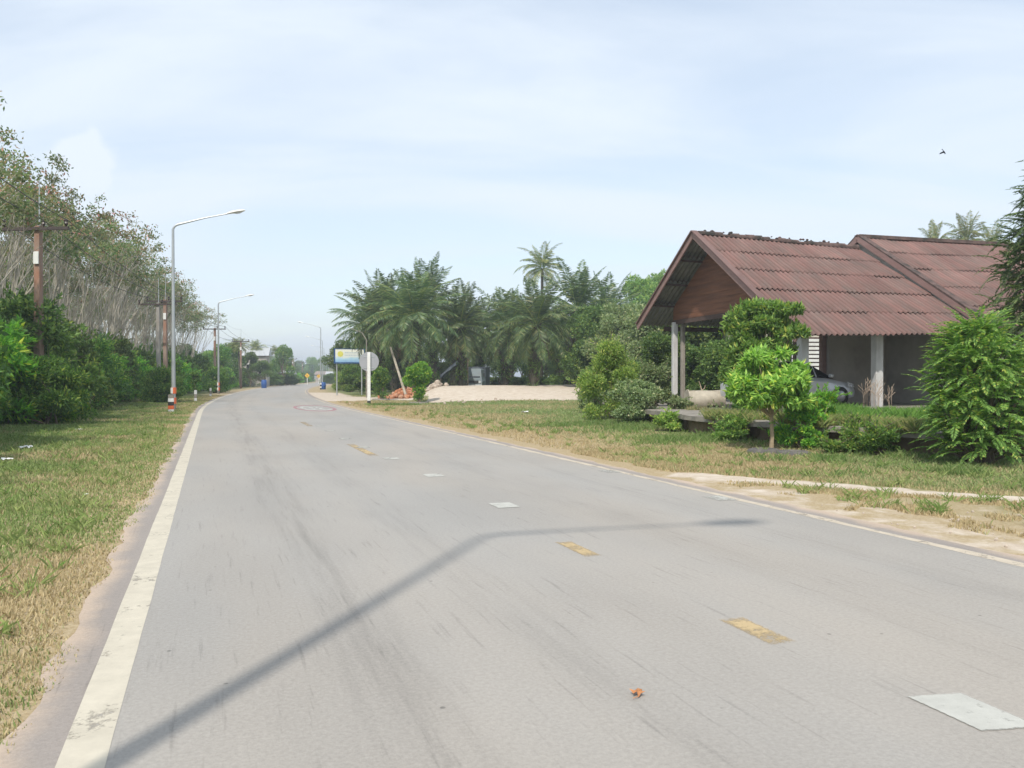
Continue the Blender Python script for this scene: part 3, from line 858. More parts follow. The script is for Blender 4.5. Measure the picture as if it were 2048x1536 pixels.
def make_rubber(seed, h, lean, nleaf=800, bare=.5):
    """tall thin pale-stemmed tree, limbs fanning upward, sparse leaves near the top"""
    r = rng_(seed); rr = random.Random(seed)
    root = thing('rubber_tree', 'x', 'tree'); mb = MB(); tips = []
    def br(p, d, ln, rd, lev):
        n = 4; pts = [p]; q = p.copy(); dd = d.copy()
        for k in range(n):
            dd = dd + Vector((rr.gauss(0, .07), rr.gauss(0, .07), .03)); dd.normalize()
            q = q + dd * ln / n; pts.append(q.copy())
        mb.tube(pts, [rd * (1 - .5 * k / n) for k in range(n + 1)], 6 if lev < 2 else 4 if lev < 3 else 3, 0, False)
        if lev >= 3:
            tips.append((pts[2], dd.copy())); tips.append((q, dd.copy())); return
        m = {0: 5, 1: 3, 2: 3}[lev]
        for j in range(m):
            st = pts[-1] if j < 2 else pts[rr.choice([2, 3])]
            a = rr.random() * 2 * PI; sp = {0: .3, 1: .26, 2: .55}[lev]
            nd = dd + Vector((math.cos(a) * sp * rr.uniform(.5, 1.2), math.sin(a) * sp * rr.uniform(.5, 1.2), .12))
            nd += Vector((lean * (.17 if lev == 0 else .07), 0, .12)); nd.normalize()
            br(st, nd, ln * rr.uniform(.6, .78) if lev else h * .33 * rr.uniform(.85, 1.1), rd * (.42 if lev == 0 else .5), lev + 1)
    d0 = Vector((lean * .16 + rr.gauss(0, .06), rr.gauss(0, .08), 1)).normalized()
    br(Vector((0, 0, -.1)), d0, h * .22, .13, 0)
    mb.build('trunk', M['bark_pale'], root, True)
    zs = np.array([t[0].z for t in tips]); thr = np.quantile(zs, bare)
    keep = [t for t in tips if t[0].z > thr] or tips
    C = np.array([tuple(t[0]) for t in keep]); 
    k = r.integers(0, len(C), nleaf)
    P = C[k] + r.normal(0, .17, (nleaf, 3)) * np.array([1.2, 1.2, .8])
    D = unit(rand_dir(r, nleaf) + np.array([0, 0, -.25])); S = unit(np.cross(D, rand_dir(r, nleaf)))
    V, Fq = leaf_arrays(P, D, S, .17 * (.6 + .8 * r.random(nleaf)), .085)
    add_fol('crown', V, Fq, M['leaf_rubber'], root)
    return root

def relabel(o, label, cat=None, group=None):
    o['label'] = label
    if cat: o['category'] = cat
    if group: o['group'] = group
_used = {}
def place(proto, x, y, z=None, rz=0., sc_=1., label=None, cat=None, group=None, sz=None):
    o = proto if proto.name not in _used else copy_tree(proto)
    _used[proto.name] = 1
    o.location = (x, y, gz1(x, y) - .02 if z is None else z)
    o.rotation_euler = (0, 0, rz)
    o.scale = (sc_, sc_, sc_ if sz is None else sz)
    relabel(o, label, cat, group)
    return o
ORD = ['first', 'second', 'third', 'fourth', 'fifth', 'sixth', 'seventh', 'eighth', 'ninth', 'tenth', 'eleventh', 'twelfth', 'thirteenth',
       'fourteenth', 'fifteenth', 'sixteenth', 'seventeenth', 'eighteenth', 'nineteenth', 'twentieth', 'twenty-first', 'twenty-second', 'twenty-third', 'twenty-fourth',
       'twenty-fifth', 'twenty-sixth', 'twenty-seventh', 'twenty-eighth', 'twenty-ninth', 'thirtieth'] + [f'number {k}' for k in range(31, 90)]
#@@HOUSE
# ------------------------------------------------------------------ the open-sided house on the right
HA = rad(16); HO = (6.62, 30.0)
HM = Matrix.Translation((HO[0], HO[1], 0)) @ Matrix(((math.cos(HA), math.sin(HA), 0, 0), (math.sin(HA), -math.cos(HA), 0, 0), (0, 0, 1, 0), (0, 0, 0, 1)))
def hx(a, b, z=0.): 
    v = HM @ Vector((a, b, z)); return (v.x, v.y, v.z)
W1, W2 = 4.73, 6.18
def zridge(a): return 6.84 - .25 * a / 7.0
def zeave(a, side): return (2.81 + .15 * a / 7.0) if side > 0 else 3.77
WL = .19
def roof_panel(a0, a1, side, rows, mats, parent, zoff=0., name='roof_panel', flat_ridge=None, seed=0):
    """corrugated sheets in overlapping rows: top skin, underside skin"""
    r = rng_(seed)
    wl = WL; na = int((a1 - a0) / wl * 8)
    a = np.linspace(a0, a1, na)
    wv = .034 * np.cos(2 * PI * a / wl)
    Wd = W2 if side > 0 else W1
    V = []; Fs = []; mi = []; base = 0; AT = {'ra': [], 'rb': [], 'val': [], 'sheet': []}
    for k in range(rows):
        f0 = k / rows - (.03 if k else 0); f1 = (k + 1) / rows
        lift0, lift1 = .0, .055          # lower edge rides over the next row
        sheets = np.floor((a - a0) / (wl * 6))
        jog = np.take(r.normal(0, .006, 400), sheets.astype(int))
        grid = []
        for (f, lf) in ((f0, lift0), (f1 + .006, lift1)):
            b = f * Wd * side
            zr = (zridge(a) if flat_ridge is None else np.full_like(a, flat_ridge)); ze = zeave(a, side)
            z = zr * (1 - f) + ze * f + wv + lf + zoff + jog
            grid.append(np.stack([a, b + jog, z], 1))
        top = np.concatenate(grid)
        bot = top.copy(); bot[:, 2] -= .022
        Vt = np.concatenate([top, bot])
        q = quad_grid(2, na)
        ft = q + base; fb = q[:, ::-1] + base + 2 * na
        e = np.arange(na - 1)
        edge = np.stack([e + na, e + 1 + na, e + 1 + 3 * na, e + 3 * na], 1) + base
        sh = r.random(500)[sheets.astype(int)]
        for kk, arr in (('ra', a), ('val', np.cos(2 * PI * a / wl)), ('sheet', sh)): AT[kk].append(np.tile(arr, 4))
        AT['rb'].append(np.tile(np.concatenate([np.full(na, f0 * Wd), np.full(na, f1 * Wd)]), 2))
        V.append(Vt); Fs += [ft, fb, edge]; mi += [0] * len(ft) + [1] * len(fb) + [0] * len(edge)
        base += 4 * na
    V = np.concatenate(V)
    A = math.cos(HA); B_ = math.sin(HA)
    X = HO[0] + V[:, 0] * A + V[:, 1] * B_; Y = HO[1] + V[:, 0] * B_ - V[:, 1] * A
    return mesh_np(name, np.stack([X, Y, V[:, 2]], 1), [np.concatenate(Fs)], mats, parent, mi=mi, smooth=True, attrs={kk: ('FLOAT', np.concatenate(v)) for kk, v in AT.items()})
def hroot(name, label, cat, a, b):
    """empty standing at a local spot; children keep world coordinates through the inverse"""
    p = hx(a, b, 0)
    o = thing(name, label, cat, p)
    return o
def adopt(root):
    bpy.context.view_layer.update()
    for c in root.children:
        c.matrix_parent_inverse = root.matrix_world.inverted()
house = hroot('open_house', 'open-sided house with maroon corrugated gable roof, front carport on white pillars', 'house', 3.5, 0)
SL = .68
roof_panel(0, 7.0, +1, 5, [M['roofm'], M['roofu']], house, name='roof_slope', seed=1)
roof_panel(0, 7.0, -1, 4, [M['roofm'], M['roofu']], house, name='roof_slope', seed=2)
def hbar(mb, p, q, w_, h, mi=0):
    """bar from p to q (local), w_ horizontal, h vertical"""
    P = Vector(p); Q = Vector(q); d = (Q - P); L = d.length; d.normalize()
    s = d.cross(Vector((0, 0, 1)))
    if s.length < 1e-4: s = Vector((1, 0, 0))
    s.normalize(); u = s.cross(d)
    vs = []
    for t_ in (P, Q):
        for (i, j) in ((-1, -1), (1, -1), (1, 1), (-1, 1)):
            vs.append(t_ + s * w_ / 2 * i + u * h / 2 * j)
    fs = [(0, 1, 2, 3), (7, 6, 5, 4), (0, 4, 5, 1), (1, 5, 6, 2), (2, 6, 7, 3), (3, 7, 4, 0)]
    mb.add(vs, fs, mi, HM)
for side, Wd, ze in ((1, W2, 2.81), (-1, W1, 3.77)):
    mb = MB()
    hbar(mb, (-.05, 0.02 * side, 6.84 - .06), (-.05, side * (Wd + .05), ze - .08), .05, .24)
    mb.build('bargeboard', M['barge'], house)
    mb = MB()
    hbar(mb, (-.03, 0.02 * side, 6.84 + .075), (-.03, side * (Wd + .05), ze + .07), .22, .05)
    mb.build('verge_cap', M['rooft'], house)
# ridge tiles, broken and mossy
r = random.Random(4)
mb = MB(); a = .15
hbar(mb, (.05, 0, zridge(0) - .005), (6.98, 0, zridge(7) - .005), .3, .07)
while a < 6.9:
    L = r.uniform(.28, .4); z = zridge(a) + .05 + r.uniform(-.012, .02)
    if r.random() < .88:
        pr = []
        for k in range(7):
            an = PI * k / 6
            pr.append((a, math.cos(an) * .15, z - .05 + math.sin(an) * .11))
        n = len(pr)
        vs = [Vector(p) for p in pr] + [Vector((p[0] + L, p[1], p[2] + r.uniform(-.02, .015))) for p in pr]
        vs += [Vector((v.x, v.y * .8, v.z - .03)) for v in vs]
        fs = [(k, k + 1, n + k + 1, n + k) for k in range(n - 1)] + [(2 * n + k, 3 * n + k, 3 * n + k + 1, 2 * n + k + 1) for k in range(n - 1)]
        fs += [(k, 2 * n + k, 2 * n + k + 1, k + 1) for k in range(n - 1)] + [(n + k, n + k + 1, 3 * n + k + 1, 3 * n + k) for k in range(n - 1)]
        mb.add(vs, fs, 0, HM)
    a += L * .96
for k in range(20):
    q = r.choice([r.gauss(.6, .15), r.gauss(1.6, .3), r.gauss(2.9, .5), r.gauss(4.9, .5), r.uniform(.3, 6.5)])
    q = min(max(q, .2), 6.7)
    c = (q, r.uniform(-.05, .12), zridge(q) + .13)
    s = r.uniform(.025, .055); n = 6
    vs = [(c[0] + math.cos(2 * PI * i / n) * s * ((1.4 if j == 1 else .7) * r.uniform(.8, 1.2)), c[1] + math.sin(2 * PI * i / n) * s * (1.3 if j == 1 else .6), c[2] + (j - 1) * s * .8) for j in range(3) for i in range(n)]
    fs = [(j * n + i, j * n + (i + 1) % n, (j + 1) * n + (i + 1) % n, (j + 1) * n + i) for j in range(2) for i in range(n)] + [tuple(range(2 * n, 3 * n))]
    mb.add(vs, fs, 0, HM)
mb.build('ridge_tiles', M['moss'], house, True)
# plank gable wall
GA = .95; zb = 3.93
mb = MB()
z = zb; k = 0
while z < 6.6:
    zt = z + .2
    bl = -(6.84 - z - .12) / .65; br_ = (6.84 - z - .12) / .652
    bl2 = -(6.84 - zt - .12) / .65; br2 = (6.84 - zt - .12) / .652
    bl = max(bl, -3.5)
    mb.add([(GA, bl, z), (GA, br_, z), (GA - .0, max(br2, 0.02), zt - .006), (GA - .0, min(max(bl2, -3.5), -.02), zt - .006),
            (GA + .03, bl, z), (GA + .03, br_, z), (GA + .03, max(br2, .02), zt), (GA + .03, min(max(bl2, -3.5), -.02), zt)],
           [(0, 1, 2, 3), (7, 6, 5, 4), (0, 4, 5, 1), (2, 6, 7, 3)], 0, HM)
    z = zt; k += 1
mb.build('gable_planks', M['plank'], house)
mb = MB()
hbar(mb, (GA + .05, -3.6, zb - .09), (GA + .05, 4.5, zb - .09), .1, .16)
hbar(mb, (.9, 5.3, 2.98), (6.95, 5.3, 3.1), .12, .2)
hbar(mb, (GA, -4.3, 3.62), (6.95, -4.3, 3.62), .1, .18)
for f in (.24, .49, .73):
    hbar(mb, (.05, -W1 * f, 6.84 - .65 * W1 * f - .1), (6.9, -W1 * f, 6.84 - .25 - .62 * W1 * f - .1), .06, .07)
    hbar(mb, (.05, W2 * f, 6.84 - .652 * W2 * f - .1), (6.9, W2 * f, 6.84 - .25 - .6 * W2 * f - .12), .06, .07)
mb.build('beams', M['beam'], house)
def pillar(a, b, z0, z1, w_, mat='pillar'):
    mb = MB(); c = hx(a, b, (z0 + z1) / 2)
    mb.box(c, (w_, w_, z1 - z0), HA, 0, None, .02)
    return mb.build('pillar', M[mat], house)
pillar(.8, 5.3, SL - .2, 2.88, .27)
pillar(.78, 5.0, SL - .2, 2.95, .16, 'beam')
pillar(3.5, 5.3, SL - .2, 3.0, .27)
pillar(GA, -3.37, .3, 3.84, .2)
pillar(GA + .3, -3.25, .3, 3.84, .16, 'conc')
pillar(6.85, -4.2, SL - .3, 3.5, .2, 'conc')
pillar(4.4, 1.42, SL - .1, 4.8, .2, 'barge')
pillar(5.6, 1.3, SL - .1, 4.8, .22, 'beam')
mb = MB()
def wall_box(mb, a0, a1, b0, b1, z0, z1, mi=0):
    mb.add([(a, b, z) for a in (a0, a1) for b in (b0, b1) for z in (z0, z1)], [(0, 1, 3, 2), (4, 6, 7, 5), (0, 4, 5, 1), (2, 3, 7, 6), (0, 2, 6, 4), (1, 5, 7, 3)], mi, HM)
wall_box(mb, 4.5, 6.95, 1.5, 1.65, SL - .05, 5.2)
mb.build('back_wall', M['wall'], house)
mb = MB()
for k in range(6): wall_box(mb, 4.9, 5.45, 1.44, 1.49, 3.22 + .05 * k, 3.245 + .05 * k)
mb.build('wall_vent', M['beam'], house)
mb = MB(); wall_box(mb, .2, 6.95, -4.6, 5.9, .05, SL); mb.build('floor_slab', M['conc'], house)
adopt(house)

house2 = hroot('main_house', 'taller plastered house with matching maroon roof adjoining the carport, far right', 'house', 13, 0)
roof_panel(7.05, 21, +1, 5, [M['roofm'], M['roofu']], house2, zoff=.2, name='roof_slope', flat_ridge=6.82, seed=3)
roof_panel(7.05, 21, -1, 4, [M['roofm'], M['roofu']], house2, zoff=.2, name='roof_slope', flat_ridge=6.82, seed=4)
for side, Wd, ze in ((1, W2, 3.0), (-1, W1, 3.97)):
    mb = MB(); hbar(mb, (7.0, 0, 6.96), (7.0, side * (Wd + .1), ze + .08), .06, .2); mb.build('bargeboard', M['barge'], house2)
    mb = MB(); hbar(mb, (7.1, 0, 7.11), (7.1, side * (Wd + .1), ze + .26), .26, .05); mb.build('verge_cap', M['moss'], house2)
mb = MB(); hbar(mb, (7.0, 0, 7.05), (21, 0, 7.05), .34, .13); mb.build('ridge_cap', M['moss'], house2)
mb = MB()
mb.prism([(7.12, -1.7, .4), (7.12, 5.6, .4), (7.12, 5.6, 3.3), (7.12, 0, 6.9), (7.12, -1.7, 5.75)], (.15, 0, 0), 0, HM)
wall_box(mb, 7.28, 20.5, 5.4, 5.55, .2, 3.3)
wall_box(mb, 7.28, 20.5, -1.7, -1.55, .2, 5.7)
wall_box(mb, 20.5, 20.65, -1.55, 5.4, .2, 4.2)
mb.build('wall', M['wall'], house2)
adopt(house2)

# raised yard slab with a broken edge
TP = [(5.1, 21.6), (6.0, 19.4), (6.67, 18.1), (7.2, 17.1), (7.9, 16.0), (9.6, 15.4), (14, 16.6), (26, 20), (24, 40), (3.9, 37), (4.3, 27)]
mb = MB(); r = random.Random(8)
pts = []
for i in range(len(TP)):
    a_, b_ = Vector(TP[i]), Vector(TP[(i + 1) % len(TP)])
    n = max(1, int((b_ - a_).length / .35)) if i in (0, 1, 2, 3, 4, 9, 10) else 1
    for k in range(n):
        p = a_.lerp(b_, k / n); pts.append((p.x + r.gauss(0, .05), p.y + r.gauss(0, .05)))
n = len(pts)
mb.add([(p[0], p[1], .55 + r.gauss(0, .008)) for p in pts] + [(p[0], p[1], .42) for p in pts], [tuple(range(n))] + [(i, n + i, n + (i + 1) % n, (i + 1) % n) for i in range(n)], 0)
cx_, cy_ = 12, 27
inn = [(p[0] + (cx_ - p[0]) * .035, p[1] + (cy_ - p[1]) * .035) for p in pts]
mb.add([(p[0], p[1], .42) for p in pts] + [(p[0], p[1], .42) for p in inn] + [(p[0], p[1], -.1) for p in inn],
       [(i, (i + 1) % n, n + (i + 1) % n, n + i) for i in range(n)] + [(n + i, n + (i + 1) % n, 2 * n + (i + 1) % n, 2 * n + i) for i in range(n)], 1)
slab = mb.build('yard_slab', [M['conc'], basic('undercut_soil', (.2, .15, .1), .95, .25, 6, bump=.6, dirt=(.3, .22, .13))])
tag(slab, 'raised concrete yard slab with a broken undercut edge before the carport', 'slab')

#@@OBJECTS
# ------------------------------------------------------------------ street furniture
def make_lamp(label, bands=True):
    root = thing('street_lamp', label, 'street lamp')
    mb = MB()
    mb.tube([(0, 0, 0), (0, 0, 3), (0, 0, 8.6), (0, 0, 8.9)], [.105, .092, .062, .06], 12)
    mb.build('pole', M['galv'], root, True)
    mb = MB()
    pts = [(0, 0, 8.85)]
    for k in range(1, 7):
        an = rad(90 - 72 * k / 6); pts.append((.42 * (1 - math.sin(an)), 0, 8.85 + .42 * math.cos(an) * .75))
    x0, z0 = pts[-1][0], pts[-1][2]
    pts.append((x0 + 1.2, 0, z0 + .34)); pts.append((x0 + 2.35, 0, z0 + .6))
    mb.tube(pts, [.055] * 7 + [.035, .03], 8); mb.build('arm', M['galv'], root, True)
    ex, ez = pts[-1][0], pts[-1][2]
    hm = MB()
    secs = [(-.1, .05, .05), (.0, .11, .08), (.25, .18, .1), (.5, .19, .09), (.72, .13, .06), (.78, .04, .03)]
    vs = []; nn = 10
    for (dx_, ry, rz_) in secs:
        for k in range(nn):
            an = 2 * PI * k / nn; vs.append((ex + dx_, ry * math.cos(an), ez + dx_ * .22 + max(0, math.sin(an)) * rz_ * 1.1 + min(0, math.sin(an)) * rz_ * .25))
    fs = [(i * nn + k, i * nn + (k + 1) % nn, (i + 1) * nn + (k + 1) % nn, (i + 1) * nn + k) for i in range(len(secs) - 1) for k in range(nn)] + [tuple(range(nn)), tuple(range((len(secs) - 1) * nn, len(secs) * nn))]
    hm.add(vs, fs); head = hm.build('lamp_head', M['white'], root, True)
    gm = MB(); vs = []
    for i, (dx_, ry, dz) in enumerate([(.2, .06, .02), (.35, .11, .07), (.52, .11, .08), (.68, .05, .03)]):
        for k in range(6):
            an = PI + PI * k / 5; vs.append((ex + dx_, ry * math.cos(an), ez + dx_ * .22 - .012 + math.sin(an) * dz))
    fs = [(i * 6 + k, i * 6 + k + 1, (i + 1) * 6 + k + 1, (i + 1) * 6 + k) for i in range(3) for k in range(5)]
    gm.add(vs, fs); gm.build('lamp_glass', M['lens'], head, True)
    if bands:
        for k, z in enumerate((.32, .82)):
            mb = MB(); mb.tube([(0, 0, z), (0, 0, z + .3)], [.135, .133], 14); mb.build('reflective_band', M['orange'], root, True)
            mb = MB(); mb.tube([(0, 0, z + .005), (0, 0, z + .295)], [.137, .135], 14); o = mb.build('white_band', M['white'], root, True)
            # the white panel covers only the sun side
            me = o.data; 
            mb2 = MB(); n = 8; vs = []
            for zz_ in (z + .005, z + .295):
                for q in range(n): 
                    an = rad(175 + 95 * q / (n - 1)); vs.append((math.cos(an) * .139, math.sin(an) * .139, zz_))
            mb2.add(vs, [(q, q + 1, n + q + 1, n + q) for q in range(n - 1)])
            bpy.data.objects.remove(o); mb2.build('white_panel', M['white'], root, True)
        mb = MB(); mb.tube([(0, 0, 0.02), (0, 0, .3)], [.125, .122], 12); mb.build('base_sleeve', M['conc'], root, True)
    return root
lamp = make_lamp('x')
plain = make_lamp('x', False)
grpL = 'street lamps along the road'
def put_lamp(proto, x, y, rz, lab): return place(proto, x, y, gz1(x, y), rz, 1, lab, 'street lamp', grpL)
x1, y1 = at(347, 40.6), 40.6
h = heading(38)
put_lamp(lamp, x1, y1, 0.16, 'tall galvanised street lamp with orange and white bands, nearest, left verge')
put_lamp(lamp, -2.33, 1.05, .04, 'galvanised street lamp outside the frame whose shadow crosses the road').scale = (.84, .88, 1)
put_lamp(lamp, at(437, 82), 82, .25, 'banded street lamp beside the second crossarm pole on the left verge')
for i, (px, d, lab) in enumerate([(641.5, 123, 'grey street lamp with left-reaching arm, nearest on the right roadside'), (645, 166, 'second street lamp on the right roadside, arm just below the first'),
                                  (648, 212, 'third street lamp on the right roadside, small and pale'), (652.5, 262, 'fourth thin street lamp on the right roadside beyond the blue drum'),
                                  (657, 320, 'fifth tiny street lamp on the right where the road fades')]):
    put_lamp(plain, at(px, d), d, PI + .05, lab)

# utility poles
def make_upole(mat, label, H=7.0, arm=2.5, twin=False, plate=True):
    root = thing('utility_pole', label, 'utility pole')
    mb = MB()
    mb.add([(sx * w_, sy * w_, z) for z, w_ in ((0, .13), (H, .095)) for sx, sy in ((-1, -1), (1, -1), (1, 1), (-1, 1))],
           [(0, 1, 5, 4), (1, 2, 6, 5), (2, 3, 7, 6), (3, 0, 4, 7), (4, 5, 6, 7)])
    mb.build('pole', M[mat], root)
    mb = MB(); mb.box((0, -.14, H - .12), (arm, .09, .11)); mb.build('crossarm', M['arm'], root)
    for q in (-.47, .12, .46):
        mb = MB(); zz_ = H - .06
        mb.tube([(q * arm, -.14, zz_), (q * arm, -.14, zz_ + .06), (q * arm, -.14, zz_ + .1), (q * arm, -.14, zz_ + .16), (q * arm, -.14, zz_ + .2), (q * arm, -.14, zz_ + .26)], [.02, .05, .075, .05, .075, .04], 8)
        mb.build('insulator', M['insul'], root, True)
    mb = MB(); mb.tube([(0, .06, H - .5), (0, .06, H + 1.7)], [.03, .018], 6); mb.build('top_spike', M['galv'], root, True)
    if plate:
        mb = MB(); mb.box((.02, -.16, H - 1.15), (.19, .03, .44)); mb.build('pole_plate', M['white'], root)
    return root
up1 = make_upole('rustpole', 'x'); up2 = make_upole('greypole', 'x', H=6.6, plate=False)
gu = 'utility poles in the left roadside scrub'
poles = [(-9.8, 7.0, up1, 0, 'rust-stained utility pole just outside the left edge of the picture'),
         (at(78, 29.5), 29.5, up1, -.10, 'rust-stained utility pole with wide crossarm and white plate, nearest on the left'),
         (at(331, 57), 57, up1, .0, 'orange-stained utility pole, right one of the close pair'),
         (at(430, 90), 90, up1, .0, 'dark utility pole with crossarm just left of the second street lamp'),
         (at(482, 121), 121, up1, .1, 'utility pole with crossarm among the far coconut palms'),
         (at(515, 152), 152, up1, .1, 'thin utility pole rising above the dark bushes by the blue drum'),
         (at(585, 236), 236, up1, .2, 'distant utility pole with crossarm left of the yellow sign'),
         (at(605, 290), 290, up1, .2, 'farthest utility pole with crossarm on the left roadside')]
for x, y, pr_, rz, lab in poles: place(pr_, x, y, gz1(x, y), rz, 1, lab, 'utility pole', gu)
place(up2, at(317, 55), 55, gz1(at(317, 55), 55), .05, 1, 'grey concrete utility pole, left one of the close pair', 'utility pole', gu)
# wires
def wire(pts, label, rd=.018):
    P = []
    for (a_, b_) in zip(pts[:-1], pts[1:]):
        a_ = Vector(a_); b_ = Vector(b_)
        for k in range(12):
            q = k / 12; p = a_.lerp(b_, q); p.z -= 4 * q * (1 - q) * .45; P.append(p)
    P.append(Vector(pts[-1]))
    mb = MB(); mb.tube(P, rd, 4); o = mb.build('power_line', M['wire']); tag(o, label, 'power line', 'power lines on the left utility poles')
for off, lab in ((-1.17, 'outermost black power line strung on the left crossarm ends'), (.3, 'middle black power line strung beside the pole tops'), (1.15, 'black power line strung on the road-side crossarm ends')):
    wire([(x + off, y - .14, gz1(x, y) + 7.17) for x, y, *_ in poles], lab)
wire([(x, y, gz1(x, y) + 8.6) for x, y, *_ in poles], 'topmost thin earth wire running along the pole spikes', .008)
# light-coloured far poles
fp = None
mb = MB(); mb.tube([(0, 0, 0), (0, 0, 6.6)], [.13, .09], 8)
root = thing('lamp_post', 'x', 'post'); mb.build('post', M['conc_light'], root, True)
mb = MB(); mb.tube([(0, 0, 6.2), (.5, 0, 6.75)], .035, 5); mb.build('bracket', M['galv'], root, True)
for px, d, lab in [(565, 185, 'pale bare post at the left roadside in front of a bright green tree'), (588, 215, 'pale bare post left of the yellow diamond sign'),
                   (660, 240, 'pale post on the right behind the first street lamp'), (664, 260, 'pale post among the far right roadside poles, nearest to the white house'),
                   (669, 225, 'pale post just left of the blue billboard')]:
    place(root, at(px, d), d, None, 0, 1, lab, 'post', 'bare pale posts far along the road')

# marker stone and small posts on the left verge
def marker(seed, label, x, y, cols, h=.8, w_=.17, rz=.3):
    root = thing('marker_post', label, 'marker post', (x, y, gz1(x, y) - .03), rz, 'marker posts on the left verge')
    z = 0; n = len(cols)
    for k, c in enumerate(cols):
        mb = MB(); mb.box((0, 0, z + h / n / 2), (w_ + (.002 if k % 2 else 0), w_ + (.002 if k % 2 else 0), h / n - .001), 0, 0, None, .012)
        mb.build('painted_band', M[c], root); z += h / n
    return root
marker(1, 'short concrete marker post with cream, black and orange bands below the nearest street lamp', at(342, 38.2), 38.2, ['white', 'orange', 'black', 'white', 'conc'], .85, .24)
marker(2, 'small grey and white marker post below the topiary sapling on the left verge', at(391, 55), 55, ['white', 'conc', 'white'], .8, .17)
marker(3, 'faded white marker post between the two left street lamps, farther one', at(421, 70), 70, ['white', 'conc', 'white'], .75, .16)

# sign seen from behind
sd_ = 50.; sx = at(738, sd_); sz = gz1(sx, sd_)
root = thing('round_road_sign', 'round road sign seen from its grey back on a white square post', 'road sign', (sx, sd_, sz - .05), rad(4))
mb = MB(); mb.box((0, -.03, 1.72), (.19, .12, 2.95), 0, 0, None, .01); mb.build('post', M['white'], root)
mb = MB(); mb.box((0, -.03, .125), (.194, .124, .25)); mb.build('post_base', M['black'], root)
mb = MB(); n = 40
mb.tube([(0, .05, 2.62), (0, .075, 2.62)], .59, n); mb.build('sign_disc', basic('grey_sign_back', (.36, .37, .39), .5, .06, 3, metal=.3), root, True)
mb = MB(); mb.box((0, .036, 2.92), (.62, .026, .05)); mb.box((0, .036, 2.24), (.62, .026, .05)); mb.build('bracket', M['galv'], root)

# billboard
bd = 74.; bx = at(699, bd); z0 = zat(726, bd)
root = thing('billboard', 'small rectangular billboard with blue frame, pale yellow and blue face, yellow flower emblem', 'billboard', (bx, bd, gz1(bx, bd)), rad(14))
zc = z0 - gz1(bx, bd) + .62
mb = MB(); mb.box((0, .05, zc), (2.75, .08, 1.34)); mb.build('frame', basic('blue_frame', (.02, .07, .2), .5), root)
def bill_mat():
    m, nt, b = new_mat('billboard_face'); L = nt.links.new
    tc = N(nt, 'ShaderNodeTexCoord'); sp = N(nt, 'ShaderNodeSeparateXYZ'); L(tc.outputs['Generated'], sp.inputs[0])
    rp_ = N(nt, 'ShaderNodeValToRGB'); el = rp_.color_ramp.elements
    el[0].position = .0; el[0].color = (.2, .38, .62, 1); el[1].position = .28; el[1].color = (.4, .62, .75, 1)
    e = el.new(.42); e.color = (.66, .72, .7, 1); e = el.new(.9); e.color = (.74, .76, .66, 1)
    nz = N(nt, 'ShaderNodeTexNoise', inp={'Scale': 2.2, 'Detail': 2.}); L(tc.outputs['Object'], nz.inputs[0])
    ad = N(nt, 'ShaderNodeMath', operation='MULTIPLY_ADD', inp={1: .3}); L(nz.outputs[0], ad.inputs[0]); 
    sb = N(nt, 'ShaderNodeMath', operation='SUBTRACT', inp={1: .15}); L(sp.outputs['Z'], sb.inputs[0]); L(sb.outputs[0], ad.inputs[2])
    L(ad.outputs[0], rp_.inputs[0]); L(rp_.outputs[0], b.inputs['Base Color']); b.inputs['Roughness'].default_value = .4
    return m
mb = MB(); mb.box((.02, 0, zc + .02), (2.52, .02, 1.16)); face = mb.build('face', bill_mat(), root)
mb = MB()
for k in range(8):
    a = 2 * PI * k / 8; mb.tube([(-.8 + math.cos(a) * .17, -.02, zc + .18 + math.sin(a) * .17), (-.8 + math.cos(a) * .17, -.013, zc + .18 + math.sin(a) * .17)], .1, 10)
mb.tube([(-.8, -.026, zc + .18), (-.8, -.02, zc + .18)], .14, 12)
mb.build('flower_emblem', basic('emblem_yellow', (.7, .68, .15), .5), face)
mb = MB()
r = random.Random(2)
for row, zz_ in ((0, .3), (1, .08)):
    x = -.42
    while x < 1.1:
        wd = r.uniform(.05, .12); mb.box((x + wd / 2, -.013, zc + zz_), (wd, .006, .10 - .02 * row)); x += wd + .04
mb.build('lettering', basic('faded_lettering', (.42, .5, .55), .6), face)
for q in (-1.1, 1.1):
    mb = MB(); mb.tube([(q, .16, 0), (q, .16, zc + .6)], .06, 8); mb.build('leg', M['galv'], root, True)

# blue drums
def drum(label, x, y, s=1.):
    root = thing('blue_drum', label, 'drum', (x, y, gz1(x, y)), 0, 'blue plastic drums by the road')
    mb = MB(); mb.tube([(0, 0, 0), (0, 0, .05), (0, 0, .3), (0, 0, .34), (0, 0, .6), (0, 0, .64), (0, 0, .86), (0, 0, .9)], [.26, .29, .29, .31, .31, .29, .29, .26], 16); mb.build('barrel', M['blue'], root, True)
    mb = MB(); mb.tube([(0, 0, .9), (0, 0, .93)], [.25, .24], 16); mb.build('lid', M['blue'], root, True)
    root.scale = (s, s, s)
drum('blue plastic drum on the left verge before the dark bush', at(528, 125), 125, 1.35)
drum('blue plastic drum beside the nearest right street lamp', at(647, 112), 112, 1.05)
marker(4, 'black and white striped marker post beside the right blue drum', at(641.5, 111), 111, ['black', 'white', 'black', 'white'], .9, .2)
bpy.data.objects['marker_post.003']['group'] = 'striped marker posts'
